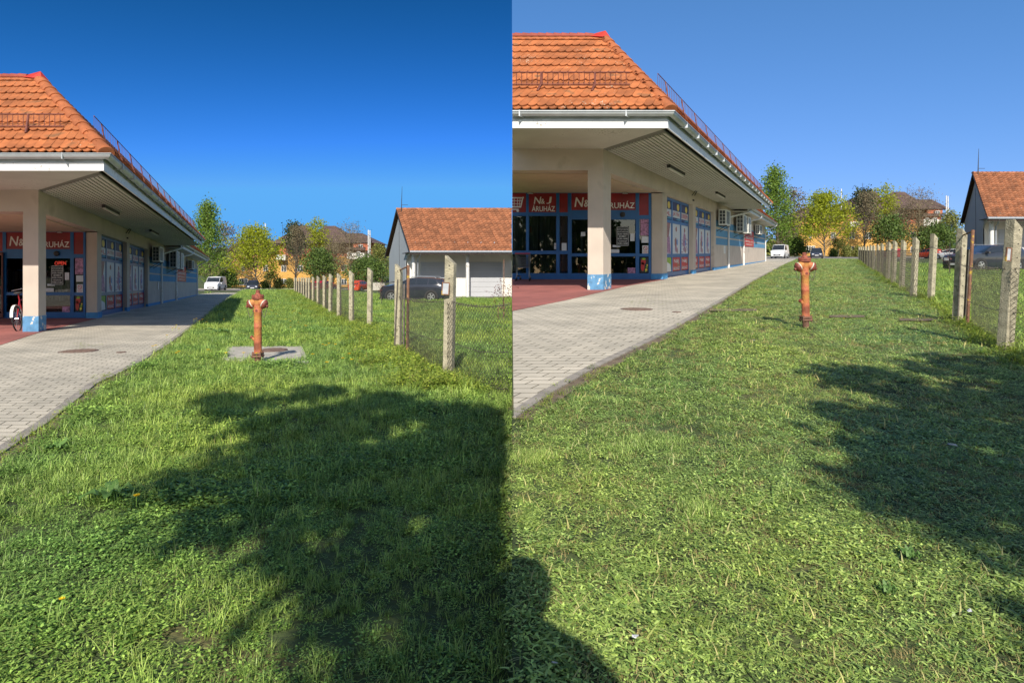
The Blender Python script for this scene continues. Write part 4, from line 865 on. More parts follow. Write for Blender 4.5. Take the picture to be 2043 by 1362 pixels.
def car(name, loc, rz, label, paint, L_=4.3, W_=1.78, H_=1.6, kind='suv', rails=False, lampcol=True, group=None):
    r = thing(name, loc, label, {'van': 'van'}.get(kind, 'car'), group, rz); local(r)
    hw = W_ / 2; g = .2
    # stations from front (+x) to back: x, belt/upper height, half width belt, roof height (or None), half width roof
    if kind == 'van': st = [(.5, .55, .80, None), (.49, .85, .9, None), (.44, 1.05, .95, None), (.33, 1.2, 1., None), (.28, 1.25, 1, 1.27), (.16, 1.22, 1, H_ * .97), (.10, 1.2, 1, H_), (-.45, 1.2, 1, H_), (-.49, 1.15, .98, H_ * .97), (-.5, .6, .95, None)]
    elif kind == 'suv': st = [(.5, .55, .74, None), (.49, .82, .86, None), (.45, .95, .93, None), (.30, 1.03, .98, None), (.21, 1.06, 1, 1.08), (.06, 1.05, 1, H_ * .955), (-.05, 1.05, 1, H_ * .99), (-.3, 1.06, 1, H_ * .98), (-.43, 1.08, .98, H_ * .93), (-.495, 1.02, .94, 1.06), (-.5, .6, .9, None)]
    else: st = [(.5, .5, .76, None), (.49, .72, .86, None), (.44, .82, .93, None), (.25, .92, .98, None), (.2, .94, 1, .95), (.05, .93, 1, H_ * .97), (-.1, .93, 1, H_), (-.3, .94, 1, H_ * .98), (-.42, .98, .98, H_ * .9), (-.49, .92, .94, .95), (-.5, .6, .9, None)]
    m = MB(); rings = []
    for x, hb, wf, hr in st:
        w_ = hw * wf; wr = w_ * (.74 if kind != 'van' else .86); top = hr or hb + .015; wt = wr if hr else w_ * .82
        rings.append([(x * L_, a, z) for a, z in ((-w_ * .9, g), (-w_, g + .22), (-w_, hb * .78), (-w_ * .97, hb), (-wt, top), (-wt * .6, top + .03), (wt * .6, top + .03), (wt, top), (w_ * .97, hb), (w_, hb * .78), (w_, g + .22), (w_ * .9, g))])
    n = 12; vs = [p for q in rings for p in q]; fs = []
    for i in range(len(rings) - 1):
        for j in range(n): fs.append((i * n + j, i * n + (j + 1) % n, (i + 1) * n + (j + 1) % n, (i + 1) * n + j))
    fs += [tuple(range(n)), tuple(range((len(rings) - 1) * n, len(rings) * n))]
    m.add(vs, fs); body = m.build('body', paint, r, smooth=True)
    gl_ = [i for i, q in enumerate(st) if q[3]]; i0, i1 = gl_[0], gl_[-1]
    def SP(x, side, f):   # point on side glass plane
        for k in range(len(st) - 1):
            if st[k][0] >= x >= st[k + 1][0]: t = (st[k][0] - x) / (st[k][0] - st[k + 1][0]); break
        hb = st[k][1] + (st[k + 1][1] - st[k][1]) * t; a3 = st[k][3] or st[k][1] + .015; b3 = st[k + 1][3] or st[k + 1][1] + .015; hr = a3 + (b3 - a3) * t; w_ = hw * (st[k][2] + (st[k + 1][2] - st[k][2]) * t)
        wr = w_ * (.74 if kind != 'van' else .86); f = f; return Vector((x * L_, side * ((w_ * .97) + (wr - w_ * .97) * f + .012), hb + (hr - hb) * f + .004))
    xs = {'van': [(.26, .14, .10), (.09, -.08, 0)], 'suv': [(.19, .055, -.06), (-.075, -.24, 0), (-.26, -.40, 1)], 'hatch': [(.18, .05, -.08), (-.1, -.28, 0), (-.3, -.4, 1)]}[kind]
    for sd_ in (-1, 1):
        for (a, b, c) in xs:
            q = MB()
            if c == 0: pts = [SP(a, sd_, .1), SP(b, sd_, .1), SP(b, sd_, .86), SP(a, sd_, .86)]
            elif c == 1: pts = [SP(a, sd_, .1), SP(b, sd_, .14), SP(b + .04, sd_, .8), SP(a, sd_, .86)]
            elif kind == 'van': pts = [SP(a, sd_, .1), SP(c, sd_, .1), SP(c, sd_, .86), SP(.15, sd_, .84), ]
            else: pts = [SP(a - .01, sd_, .3), SP(a - .02, sd_, .08), SP(c, sd_, .1), SP(c, sd_, .86), SP(b - .01, sd_, .84)]
            q.poly(pts); q.build('side_window', M['cglass'], r)
    fx = [q for q in st if q[3]][:2]; wr = (.74 if kind != 'van' else .86)
    q = MB(); a, b = fx; q.quad(*[Vector((x * L_ + .03, y, z + .035)) for x, y, z in ((a[0], -hw * .84, a[1]), (a[0], hw * .84, a[1]), (b[0], hw * wr * .95, b[3] - .04), (b[0], -hw * wr * .95, b[3] - .04))]); q.build('windscreen', M['cglass'], r)
    a, b = st[i1], st[i1 - 1]
    q = MB(); q.quad(*[Vector((x * L_ - .03, y, z)) for x, y, z in ((a[0], -hw * .8, a[1] + .06), (a[0], hw * .8, a[1] + .06), (b[0], hw * wr * .9, b[3] - .06), (b[0], -hw * wr * .9, b[3] - .06))]); q.build('rear_window', M['cglass'], r)
    wb = {'van': .31, 'suv': .305, 'hatch': .3}[kind]; rad = {'van': .33, 'suv': .35, 'hatch': .31}[kind]
    for x in (wb * L_, -wb * L_):
        for sd_ in (-1, 1):
            q = MB(); q.lathe((x, sd_ * (hw - .05), rad), (0, sd_, 0), [(rad * 1.2, 0), (rad * 1.2, .06), (.001, .06)], 24); q.build('wheel_arch', M['dark'], r); wheel(r, x, sd_ * (hw + .035), rad, .2)
    hl = st[1][1]
    for sd_ in (-1, 1):
        q = MB(); q.boxc([Vector((.5 * L_ - a_, sd_ * y, z)) for z in (hl - .18, hl - .02) for a_, y in ((-.01, hw * .42), (-.01, hw * .72), (.16, hw * .88), (.12, hw * .42))]); q.build('headlight', M['lamp'], r)
        q = MB(); q.box(ID, (-.505 * L_, sd_ * hw * .62 - .08, .75), (-.49 * L_, sd_ * hw * .62 + .12 * 1, 1.02)); q.build('tail_light', M['tail'], r)
        q = MB(); q.box(ID, (.2 * L_, sd_ * (hw + .1) - .09, 1.0), (.235 * L_, sd_ * (hw + .1) + .09, 1.14)); q.build('wing_mirror', paint if kind != 'suv' else M['cblack'], r, bevel=.02)
    q = MB(); q.box(ID, (.498 * L_, -hw * .5, .42), (.504 * L_, hw * .5, .6)); q.box(ID, (.47 * L_, -hw * .8, g - .02), (.506 * L_, hw * .8, g + .1)); q.box(ID, (-.4 * L_, -hw * .95, g - .02), (.4 * L_, hw * .95, g + .06)); q.build('grille_and_sill', M['dark'], r)
    q = MB(); q.box(ID, (.505 * L_, -.26, .38), (.512 * L_, .26, .49)); q.box(ID, (-.512 * L_, -.26, .6), (-.502 * L_, .26, .71)); q.build('number_plate', M['poster'], r)
    q = MB()
    for sd_ in (-1, 1):
        for x in ((.1, -.08) if kind == 'van' else (.05, -.06, -.25)): q.box(ID, (x * L_ - .006, sd_ * hw - .0 * sd_ - .004, .35), (x * L_ + .006, sd_ * hw + .004, st[5][1] * .78))
    q.build('door_gap', M['dark'], r)
    if rails:
        q = MB()
        for sd_ in (-1, 1): q.tube([(.02 * L_, sd_ * hw * .66, H_ + .0), (0, sd_ * hw * .66, H_ + .06), (-.33 * L_, sd_ * hw * .66, H_ + .05), (-.36 * L_, sd_ * hw * .66, H_ - .03)], .018, 5)
        q.build('roof_rail', M['rim'], r)
    return r
def gp(s, x, Y, dz=0): return Vector(((x - CX) * Y / F, Y, GZ(s, Y) + dz))
# parked SUVs by the garages: facing left
car('parked_car', gp('L', 829, 37.5), radians(180 - 9), 'black SUV with silver rims parked before the garage, left half', M['cblack'], 4.15, 1.75, 1.5, 'suv', True)
car('parked_car', gp('R', 1964, 34.2), radians(180 + 12), 'black SUV seen through the fence before the garage, right half', M['cblack'], 4.15, 1.75, 1.5, 'suv', True)
car('white_van', gp('L', 430, 88), radians(-79), 'white delivery van facing the camera at the far end of the path, left half', M['cwhite'], 4.7, 1.95, 1.98, 'van')
car('white_van', gp('R', 1556, 93), radians(-124), 'white delivery van facing the camera at the far end of the path, right half', M['cwhite'], 4.7, 1.95, 2.1, 'van')
car('parked_car', gp('L', 505, 89), radians(-90 + 20), 'dark car with roof rack facing the camera beyond the hydrant, left half', M['cnavy'], 4.2, 1.72, 1.5, 'hatch', True)
car('parked_car', gp('R', 1629, 94), radians(-116), 'dark car with roof rack facing the camera beyond the hydrant, right half', M['cnavy'], 4.2, 1.72, 1.62, 'hatch', True)
car('parked_car', gp('L', 647, 84), radians(70), 'dark red hatchback parked behind the fence posts, left half', M['cred'], 3.9, 1.65, 1.42, 'hatch')
car('parked_car', gp('R', 1779, 92), radians(100), 'dark red hatchback parked behind the fence posts, right half', M['cred'], 3.9, 1.65, 1.5, 'hatch')
car('parked_car', gp('L', 718, 82), radians(78), 'orange red hatchback parked left of the garage, left half', M['corange'], 3.9, 1.65, 1.45, 'hatch')
car('parked_car', gp('R', 1852, 90), radians(100), 'orange red hatchback parked left of the garage, right half', M['corange'], 3.9, 1.65, 1.5, 'hatch')
car('parked_car', gp('R', 1897, 84), radians(110), 'white car seen from behind left of the garage, right half', M['cwhite'], 4.1, 1.7, 1.4, 'hatch')

# ------------------------------------------------ apartment house
def house(s):
    half = 'left' if s == 'L' else 'right'
    Y0 = 128 if s == 'L' else 140
    k = 1.0 if s == 'L' else 1.03
    ox, oy = (0, 0) if s == 'L' else (1131, 494.5)
    fx = (lambda x: x) if s == 'L' else (lambda x: 600 + 1133.5 + (x - 600) * 1.02)
    fy = (lambda y: y) if s == 'L' else (lambda y: 515 + (y - 579) * 1.03)
    def Q(x, y, d=0): p = W(fx(x), fy(y), Y0); p.x += 0; p.y += d; return p
    base = Q(600, 575)
    r = thing('apartment_house', base, 'large orange and brick apartment house with hipped brown roofs behind the trees, ' + half + ' half', 'house')
    def blk(name, x0, x1, y0, y1, d0, d1, mt, par=r): m = MB(); a, b = Q(x0, y1), Q(x1, y0); m.box(ID, (a.x, Y0 + d0, a.z), (b.x, Y0 + d1, b.z)); return m.build(name, mt, par)
    lo = 600
    wl = blk('lower_wall', 462, 728, 512, lo, 0, 12, M['orange']); wu = blk('upper_wall', 556, 744, 484, 512, .4, 12, M['brick']); blk('left_wing', 462, 556, 500, 512.0, .2, 12, M['orange'])
    def roof(pts_f, ridge, d0, d1, name='roof'):
        m = MB(); (x0, y0), (x1, y1) = pts_f; (a, ya), (b, yb) = ridge; dm = (d0 + d1) / 2
        A, B = Q(x0, y0, d0), Q(x1, y1, d0); C, D = Q(x1, y1, 0), Q(x0, y0, 0); C.y = D.y = Y0 + d1; R1, R2 = W(fx(a), fy(ya), Y0 + dm), W(fx(b), fy(yb), Y0 + dm)
        m.add([A, B, C, D, R1, R2], [(0, 1, 5, 4), (1, 2, 5), (2, 3, 4, 5), (3, 0, 4), (3, 2, 1, 0)]); return m.build(name, M['brownroof'], r)
    roof(((543, 486), (640, 486)), ((600, 450), (612, 449)), -1, 13); roof(((618, 485.5), (708, 485.5)), ((646, 451), (669, 450.5)), -2.5, 13); roof(((672, 485), (751, 485)), ((690, 465.5), (722, 465)), -1.5, 12); roof(((455, 501), (556, 501)), ((475, 480), (552, 480)), -1, 12)
    blk('brick_bay', 706, 737, 487, 500, -1.2, .4, M['brick']); blk('balcony', 697, 731, 505, 517, -1.8, .0, M['gwhite']); blk('balcony_roof', 695, 732, 494, 499, -2, .4, M['brownroof'])
    blk('balcony', 556, 575, 509, 519, -1.5, 0, M['gwhite'])
    for x0, x1, y0, y1 in ((562, 571, 530, 541), (594, 604, 530, 541), (483, 487, 532, 540), (682, 692, 529, 540), (698, 708, 529, 540), (640, 650, 530, 541), (526, 534, 530, 540), (562, 571, 557, 566), (478, 486, 556, 568), (488, 494, 556, 568), (682, 691, 557, 567), (701, 706, 503, 510), (716, 722, 503, 510), (619, 629, 490, 498), (656, 662, 490, 497), (720, 727, 489, 497)):
        w = blk('window', x0 - .7, x1 + .7, y0 - .7, y1 + .7, -.06 if y0 > 511 else .3 if x0 < 700 else -1.9, .35 if y0 > 511 else .5 if x0 < 700 else -1.3, M['white'], r)
        a, b = Q(x0, y1), Q(x1, y0); m = MB(); mid = (a.x + b.x) / 2; yy = Y0 + (-.08 if y0 > 511 else .28 if x0 < 700 else -1.92)
        for xa, xb in ((a.x, mid - .06), (mid + .06, b.x)): m.quad((xa, yy, a.z), (xb, yy, a.z), (xb, yy, b.z), (xa, yy, b.z))
        m.build('pane', M['pane'], w, norm=False)
    for x, y0, y1, rr in ((537, 447, 486, .10), (739.3, 460, 520, .11), (742.6, 461, 520, .11)):
        m = MB(); a, b = Q(x, y1), Q(x, y0); a.y = b.y = Y0 - 2.0; m.tube([a, b], rr, 8); m.build('flue_pipe', M['white'], r, smooth=True)
    for x, y0, y1 in ((546, 443, 486), (612.5, 427, 450), (702.5, 435, 480)):
        m = MB(); a, b = Q(x, y1), Q(x, y0); a.y = b.y = Y0 + 5; m.tube([a, b], [.06, .03], 5); m.tube([b - Vector((.5, 0, .4)), b - Vector((-.5, 0, .4))], .02, 4); m.build('antenna', M['dark'], r)
    # small low building and wall to the right
    m = MB(); a, b = Q(727, 580), Q(768, 563); dd = -38
    Yw = 90; p0, p1 = W(fx(727), fy(579), Yw), W(fx(767), fy(564), Yw); m.box(ID, (p0.x, Yw, p0.z - .5), (p1.x, Yw + .3, p1.z)); o = m.build('low_wall', M['slab']); tag(o, 'low grey concrete wall beside the parked cars, ' + half + ' half', 'wall')
house('L'); house('R')

# ------------------------------------------------ trees
def tree(name, base, h, prof, trunk_r, nl, leaf_n, leaf_s, leafm, barkm, label, cat='tree', seed=0, clump=1.0, twigs=3, t0=.2, lean=(0, 0), leafrange=(0, 1), updir=.5, group=None, spread=.5):
    """prof: list of (t, radius) crown outline, t from 0 to 1 of the height"""
    rd = random.Random(seed); b = Vector(base); r = thing(name, b, label, cat, group); local(r)
    def pr(t):
        for (a, ra), (c, rc) in zip(prof[:-1], prof[1:]):
            if a <= t <= c: return ra + (rc - ra) * (t - a) / (c - a + 1e-9)
        return 0
    m = MB(); path = []
    for i in range(9):
        t = i / 8; path.append(Vector((lean[0] * t + rd.uniform(-1, 1) * h * .012 * (i > 0), lean[1] * t + rd.uniform(-1, 1) * h * .012, h * .93 * t - .2)))
    m.tube(path, [trunk_r * (1 - .9 * i / 8) for i in range(9)], 7)
    ends = []
    tp = lambda t: path[int(min(7, t * 8))].lerp(path[int(min(7, t * 8)) + 1], min(1, t * 8 - int(min(7, t * 8))))
    for k in range(nl):
        t = t0 + (.97 - t0) * ((k + rd.random()) / nl) ; a = k * 2.4 + rd.uniform(-.4, .4)
        te = min(.98, t + updir * (1 - t) * rd.uniform(.3, .8)); rr = pr(te) * rd.uniform(.55, 1.0)
        p0 = tp(max(.05, t * .9)); p3 = Vector((path[-1].x * te + cos(a) * rr, path[-1].y * te + sin(a) * rr, h * te))
        mid = p0.lerp(p3, .5) + Vector((rd.uniform(-1, 1), rd.uniform(-1, 1), -.3)) * rr * .15
        r0 = trunk_r * (.42 * (1 - t) + .08); m.tube([p0, mid, p3], [r0, r0 * .6, r0 * .2], 5, cap=False)
        for q in range(twigs):
            f = rd.uniform(.3, 1); s0 = (p0.lerp(mid, f * 2) if f < .5 else mid.lerp(p3, f * 2 - 1))
            d = Vector((cos(a + rd.uniform(-1.3, 1.3)), sin(a + rd.uniform(-1.3, 1.3)), rd.uniform(-.2, 1.1))).normalized() * rr * rd.uniform(.3, .6); e = s0 + d
            tt = e.z / h
            if not 0 < tt < 1.02: continue
            m.tube([s0, s0 + d * .5 + Vector((rd.uniform(-1, 1), rd.uniform(-1, 1), rd.uniform(-1, 1))) * rr * .05, e], [r0 * .35, r0 * .2, r0 * .08], 4, cap=False); ends.append((s0 + d * .6, e, rr))
            for w_ in range(2):
                d2 = (d.normalized() + Vector((rd.uniform(-1, 1), rd.uniform(-1, 1), rd.uniform(-.6, 1))) * .8).normalized() * d.length * .5; e2 = s0 + d * rd.uniform(.5, 1) + d2; m.tube([e2 - d2, e2], [r0 * .16, r0 * .06], 3, cap=False); ends.append((e2 - d2 * .5, e2, rr))
        ends.append((mid, p3, rr))
    m.build('trunk', barkm, r, smooth=True)
    c = MB(); ends = [e for e in ends if leafrange[0] <= e[1].z / h <= leafrange[1]] or ends
    wts = [rd.uniform(.15, 1.6) for _ in ends]
    for (a, e, rr), w in zip(ends, wts):
        nn = int(leaf_n / len(ends) * w); tone = rd.uniform(-.28, .28)
        for q in range(nn):
            p = a.lerp(e, rd.uniform(.0, 1.15)) + Vector((rd.gauss(0, 1), rd.gauss(0, 1), rd.gauss(0, .8))) * spread * clump
            sz = leaf_s * rd.uniform(.6, 1.3); n_ = Vector((rd.uniform(-1, 1), rd.uniform(-1, 1), rd.uniform(-.2, 1))).normalized(); u_ = n_.cross(Vector((rd.uniform(-1, 1), rd.uniform(-1, 1), rd.uniform(-1, 1)))).normalized(); v_ = n_.cross(u_)
            c.add([p - u_ * sz * .5, p - v_ * sz * .32, p + u_ * sz * .5, p + v_ * sz * .32], [(0, 1, 2, 3)], 0, min(1, max(0, rd.random() * .6 + .2 + tone)))
    c.build('crown', leafm, r, norm=False)
    return r
LM = {'birch': leafmat('birch_leaves', (.10, .19, .03), (.26, .38, .06), .45, obj_rnd=False), 'maple': leafmat('maple_blossom', (.20, .25, .015), (.46, .50, .03), .45, obj_rnd=False), 'dark': leafmat('dark_ivy_leaves', (.02, .035, .015), (.06, .09, .03), .15, obj_rnd=False),
      'bud': leafmat('brown_buds', (.11, .09, .055), (.26, .21, .12), .2, obj_rnd=False), 'bush': leafmat('bush_leaves', (.04, .08, .02), (.17, .25, .05), .3, obj_rnd=False), 'plum': leafmat('dark_red_leaves', (.10, .02, .02), (.22, .07, .05), .3, obj_rnd=False), 'mix': leafmat('mixed_spring_leaves', (.12, .15, .03), (.3, .3, .08), .3, obj_rnd=False)}
TR = [  # name, x, base y, top y, half width px, crown outline, trunk px, limbs, leaves, size, leaf, bark, words
 ('birch_tree', 420, 578, 393, 33, [(0, .2), (.05, .7), (.25, 1.15), (.4, 1.05), (.55, .72), (.7, .55), (.85, .42), (.95, .2), (1, .05)], 3.2, 60, 10500, .32, 'birch', 'bark', 'tall green birch rising behind the end of the shop roof', .05, (-1.0, 0), (0, 1), .35, .42),
 ('bare_tree', 452, 577, 441, 26, [(0, .1), (.2, .5), (.5, 1), (.8, .9), (1, .1)], 2.5, 34, 2600, .34, 'bud', 'twig', 'thin pale budding tree between the birch and the yellow maple', .15, (0, 0), (.2, 1), .5, .35),
 ('maple_tree', 511, 580, 449, 46, [(0, .1), (.12, .35), (.25, .95), (.5, 1.05), (.75, .8), (.92, .45), (1, .1)], 2.6, 70, 9000, .32, 'maple', 'bark', 'broad yellow green flowering maple behind the hydrant', .14, (0, 0), (.3, 1), .55, .38),
 ('dark_tree', 590, 583, 440, 26, [(0, .1), (.2, .9), (.4, 1.25), (.6, 1.0), (.72, .55), (.85, .5), (.96, .3), (1, .1)], 3.0, 70, 5000, .2, 'bud', 'barkd', 'dark bare tree with leaning branches before the brown roof', .22, (.5, 0), (.1, .9), .4, .4),
 ('ivy_tree', 588, 578, 441, 17, [(0, .1), (.5, .5), (.65, 1.0), (.8, .9), (.9, .6), (1, .15)], 2.2, 34, 4500, .38, 'dark', 'barkd', 'narrow dark evergreen top standing above the bare tree', .5, (0, 0), (.5, 1), .3, .45),
 ('lime_tree', 634, 580, 434, 24, [(0, .1), (.35, .5), (.5, .95), (.7, 1), (.9, .7), (1, .15)], 2.0, 34, 3000, .34, 'maple', 'bark', 'sparse yellow green tree rising against the brown roof', .3, (0, 0), (.4, 1), .6, .36),
 ('bare_tree', 697, 578, 441, 40, [(0, .1), (.2, .6), (.5, 1.05), (.8, .85), (1, .1)], 2.2, 80, 5000, .19, 'bud', 'twig', 'large bare twiggy tree before the right roof', .15, (0, 0), (.2, 1), .55, .5),
 ('bare_tree', 665, 580, 478, 30, [(0, .1), (.2, .7), (.5, 1.1), (.8, .8), (1, .1)], 1.8, 70, 5500, .2, 'bud', 'twig', 'low bare brown shrub tree between the lime and the green bush', .1, (0, 0), (.2, 1), .55, .5),
 ('green_bush', 638, 582, 497, 28, [(0, .5), (.3, .8), (.55, 1.15), (.8, .7), (1, .15)], 1.5, 44, 5500, .32, 'bush', 'bark', 'dense green bush tree below the yellow green crown', .3, (0, 0), (.25, 1), .4, .4),
 ('green_bush', 731, 579, 514, 33, [(0, .7), (.3, 1), (.6, 1), (.85, .6), (1, .2)], 1.4, 44, 7000, .32, 'bush', 'bark', 'wide green bush left of the garage gable', .08, (0, 0), (0, 1), .4, .45),
 ('thin_tree', 757, 577, 486, 19, [(0, .3), (.3, .9), (.6, 1), (.85, .7), (1, .2)], 1.4, 34, 3600, .34, 'mix', 'twig', 'thin pale green tree beside the garage gable', .1, (0, 0), (0, 1), .5, .4),
 ('small_tree', 539, 580, 540, 17, [(0, .1), (.4, .6), (.6, 1), (1, .3)], 1.0, 18, 900, .3, 'mix', 'bark', 'small young tree on the verge right of the maple', .4, (0, 0), (.4, 1), .5, .3),
 ('green_shrub', 455, 579, 541, 17, [(0, .7), (.3, 1), (.7, .8), (1, .2)], .8, 18, 4500, .3, 'bush', 'bark', 'round green shrub right of the white van', .05, (0, 0), (0, 1), .4, .35),
 ('thuja_shrub', 556, 579, 556, 7, [(0, 1), (.4, 1), (.8, .6), (1, .2)], .6, 12, 2200, .22, 'mix', 'bark', 'small cone shaped yellow green thuja, first of two', .02, (0, 0), (0, 1), .3, .2),
 ('thuja_shrub', 579, 579, 556, 7, [(0, 1), (.4, 1), (.8, .6), (1, .2)], .6, 12, 2200, .22, 'mix', 'bark', 'small cone shaped yellow green thuja, second of two', .02, (0, 0), (0, 1), .3, .2),
 ('thuja_shrub', 530, 580, 562, 9, [(0, 1), (.4, 1), (.8, .7), (1, .3)], .6, 12, 1800, .24, 'bush', 'bark', 'low rounded shrub under the maple', .02, (0, 0), (0, 1), .3, .22)]
depth = [3, 16, 0, 4, 12, 18, 6, 8, 2, 4, 14, 1, 6, 3, 3, 4]
for i, (nm, x, yb, yt, hw, pf, tr, nl, ln, ls, lm, bk, words, t0, lean, lr, up, spr) in enumerate(TR):
    Y = 100 + depth[i] * 1.2; px = Y / F; hgt = (yb - yt) * px
    base = Vector(((x - CX) * px, Y, H - (yb - YC) * px)); base.z = min(base.z, GZ('L', Y)) if yb > 575 else base.z
    gz = GZ('L', Y); hgt += base.z * 0; top = H - (yt - YC) * px; hgt = top - gz; base.z = gz
    hwm = hw * px; o = tree(nm, base, hgt, [(t, q * hwm) for t, q in pf], tr * px * .62, nl, ln, ls, LM[lm], M[bk], words + ', left half', seed=i + 11, t0=t0, lean=(lean[0] * px * 10, 0), leafrange=lr, updir=up, spread=spr * 1.25, twigs=5)
    YR = Y + 6; sx_ = x + 1134 if x < 620 else x + 1134 + (x - 620) * .03
    c = copy_tree(o, Vector(((sx_ - CX) * YR / F, YR, GZ('R', YR)))); topR = H - ((515 + (yt - 579) * 1.03) - YC) * YR / F; k = (topR - GZ('R', YR)) / hgt; c.scale = (k, k, k); c['label'] = words + ', right half'
# far wood closing the view
for s in 'LR':
    m = MB(); rd = random.Random(9)
    Y = 175
    for i in range(7000):
        x = rd.uniform(360, 800) if s == 'L' else rd.uniform(1490, 1960)
        hb = 534 + 7 * sin(x * .06) + 5 * sin(x * .17 + 1) if s == 'L' else 488 + 5 * sin(x * .06) + 3 * sin(x * .17)
        yb_ = 572 if s == 'L' else 507
        y = yb_ - (yb_ - hb) * rd.random() ** .8; YY = Y + rd.uniform(-6, 6); p = W(x, y, YY); sz = rd.uniform(.4, 1.0)
        n_ = Vector((rd.uniform(-1, 1), -1, rd.uniform(-.5, 1))).normalized(); u_ = n_.cross(Vector((rd.random(), rd.random(), rd.random()))).normalized(); v_ = n_.cross(u_); m.add([p - u_ * sz, p - v_ * sz * .6, p + u_ * sz, p + v_ * sz * .6], [(0, 1, 2, 3)], 0, rd.random())
    tag(m.build('far_wood', LM['mix'], norm=False), 'distant hazy line of spring trees on the horizon', 'wood', kind='stuff')
m = MB(); rd = random.Random(31)
for i in range(15000):
    X = rd.uniform(-75, 75); hh = 7.5 + 2.2 * sin(X * .21) + 1.5 * sin(X * .57 + 1); z = hh * rd.random() ** .8; p = Vector((X, -34 + rd.uniform(-3, 3) - abs(X) * .1, z)); sz = rd.uniform(.3, .75)
    n_ = Vector((rd.uniform(-1, 1), 1, rd.uniform(-.5, 1))).normalized(); u_ = n_.cross(Vector((rd.random(), rd.random(), rd.random()))).normalized(); v_ = n_.cross(u_); m.add([p - u_ * sz, p - v_ * sz * .6, p + u_ * sz, p + v_ * sz * .6], [(0, 1, 2, 3)], 0, rd.random())
tag(m.build('far_wood', LM['bush'], norm=False), 'tree line behind the viewer mirrored dimly in the shop glass', 'wood', kind='stuff')
# two trees behind the viewer whose crowns shade the foreground
T = 1 / tan(SUN_EL)
def inside(p, x, y):
    c = False; j = len(p) - 1
    for i in range(len(p)):
        if (p[i][1] > y) != (p[j][1] > y) and x < (p[j][0] - p[i][0]) * (y - p[i][1]) / (p[j][1] - p[i][1]) + p[i][0]: c = not c
        j = i
    return c
SH = {'L': [(-.02, 1.2), (-.15, 1.55), (-.45, 2.0), (-.82, 2.4), (-1.25, 2.7), (-1.7, 3.05), (-2.05, 3.7), (-1.6, 3.9), (-2.1, 4.35), (-1.75, 4.7), (-2.35, 5.2), (-3.0, 5.7), (-3.1, 6.1), (-2.1, 6.1), (-2.7, 7.1), (-1.78, 6.5), (-.69, 5.75), (-.02, 5.35)],
      'R': [(1.4, .9), (1.75, 1.95), (1.8, 2.5), (1.75, 2.9), (1.9, 3.6), (2.45, 4.0), (2.2, 4.5), (2.9, 4.9), (2.7, 5.3), (3.1, 6.0), (3.8, 5.9), (4.5, 7.0), (6.5, 6.6), (7, 1)]}
def shade_tree(s, trunk, half):
    rd = random.Random(21); r = thing('leafy_tree', trunk, 'leafy tree behind the viewer that throws the broad shadow on the ' + half, 'tree')
    poly = SH[s]; m = MB(); xs = [p[0] for p in poly]; ys = [p[1] for p in poly]; hubs = []
    for k in range(1000 if s == 'L' else 1100):
        x, y = rd.uniform(min(xs), max(xs)), rd.uniform(min(ys), max(ys))
        if not inside(poly, x, y) or noise.noise(Vector((x * 1.7, y * 1.1, 3.3))) > (.33 if s == 'L' else .3): continue
        z = rd.uniform(4.4, 6.6); z += GS[s] * y; hubs.append(Vector((x, y - (z - GS[s] * y) * T, z)))
    tr = MB(); top = Vector(((-.32 if s == 'L' else 3.9), trunk.y, 4.6)); tr.tube([trunk - Vector((0, 0, .2)), trunk.lerp(top, .5) + Vector((.05, 0, 0)), top], [.16, .13, .10], 8)
    for q in hubs[::14]: tr.tube([top, (top + q) / 2 + Vector((0, 0, -.2)), q], [.05, .03, .01], 5, cap=False)
    for c in hubs:
        for j in range(14):
            p = c + Vector((rd.gauss(0, .10), rd.gauss(0, .12), rd.gauss(0, .10)))
            gx, gy = p.x, p.y + p.z * T
            if s == 'L' and p.x > -.07: p.x = -.07 - rd.random() * .08
            sz = rd.uniform(.1, .2); n_ = Vector((rd.uniform(-.6, .6), rd.uniform(-1, .4), rd.uniform(.3, 1))).normalized(); u_ = n_.cross(Vector((rd.random(), rd.random(), .1))).normalized(); v_ = n_.cross(u_)
            m.add([p - u_ * sz * .55, p - v_ * sz * .36, p + u_ * sz * .55, p + v_ * sz * .36], [(0, 1, 2, 3)], 0, rd.random())
    tr.build('trunk', M['bark'], r); m.build('crown', LM['bush'], r, norm=False)
shade_tree('L', Vector((-.14, -2.4, 0)), 'long grass, left half'); shade_tree('R', Vector((4.3, -2.2, 0)), 'mown lawn, right half')
# ------------------------------------------------ person taking the picture
def skinned(name, verts, edges, radii, mt, parent, sub=2, root=0):
    me = bpy.data.meshes.new(name); me.from_pydata(verts, edges, []); o = bpy.data.objects.new(name, me); COL.objects.link(o)
    sk_ = o.modifiers.new('skin', 'SKIN'); 
    for i, r in enumerate(radii): me.skin_vertices[0].data[i].radius = (r, r) if not isinstance(r, tuple) else r
    me.skin_vertices[0].data[root].use_root = True
    sb = o.modifiers.new('sub', 'SUBSURF'); sb.levels = sub; sb.render_levels = sub
    dg = bpy.context.evaluated_depsgraph_get(); m2 = bpy.data.meshes.new_from_object(o.evaluated_get(dg)); bpy.data.objects.remove(o)
    m2.name = name; m2.materials.clear()
    for q in (mt if isinstance(mt, (list, tuple)) else [mt]): m2.materials.append(q)
    o = bpy.data.objects.new(name, m2); COL.objects.link(o); o.parent = parent; m2.polygons.foreach_set('use_smooth', [True] * len(m2.polygons)); return o
pb = Vector((.03, -.27, 0)); pr_ = thing('person', pb, 'person in dark jacket holding up a phone whose shadow falls on the mown lawn', 'person'); local(pr_); pr_.scale = (1, 1, 1.10)
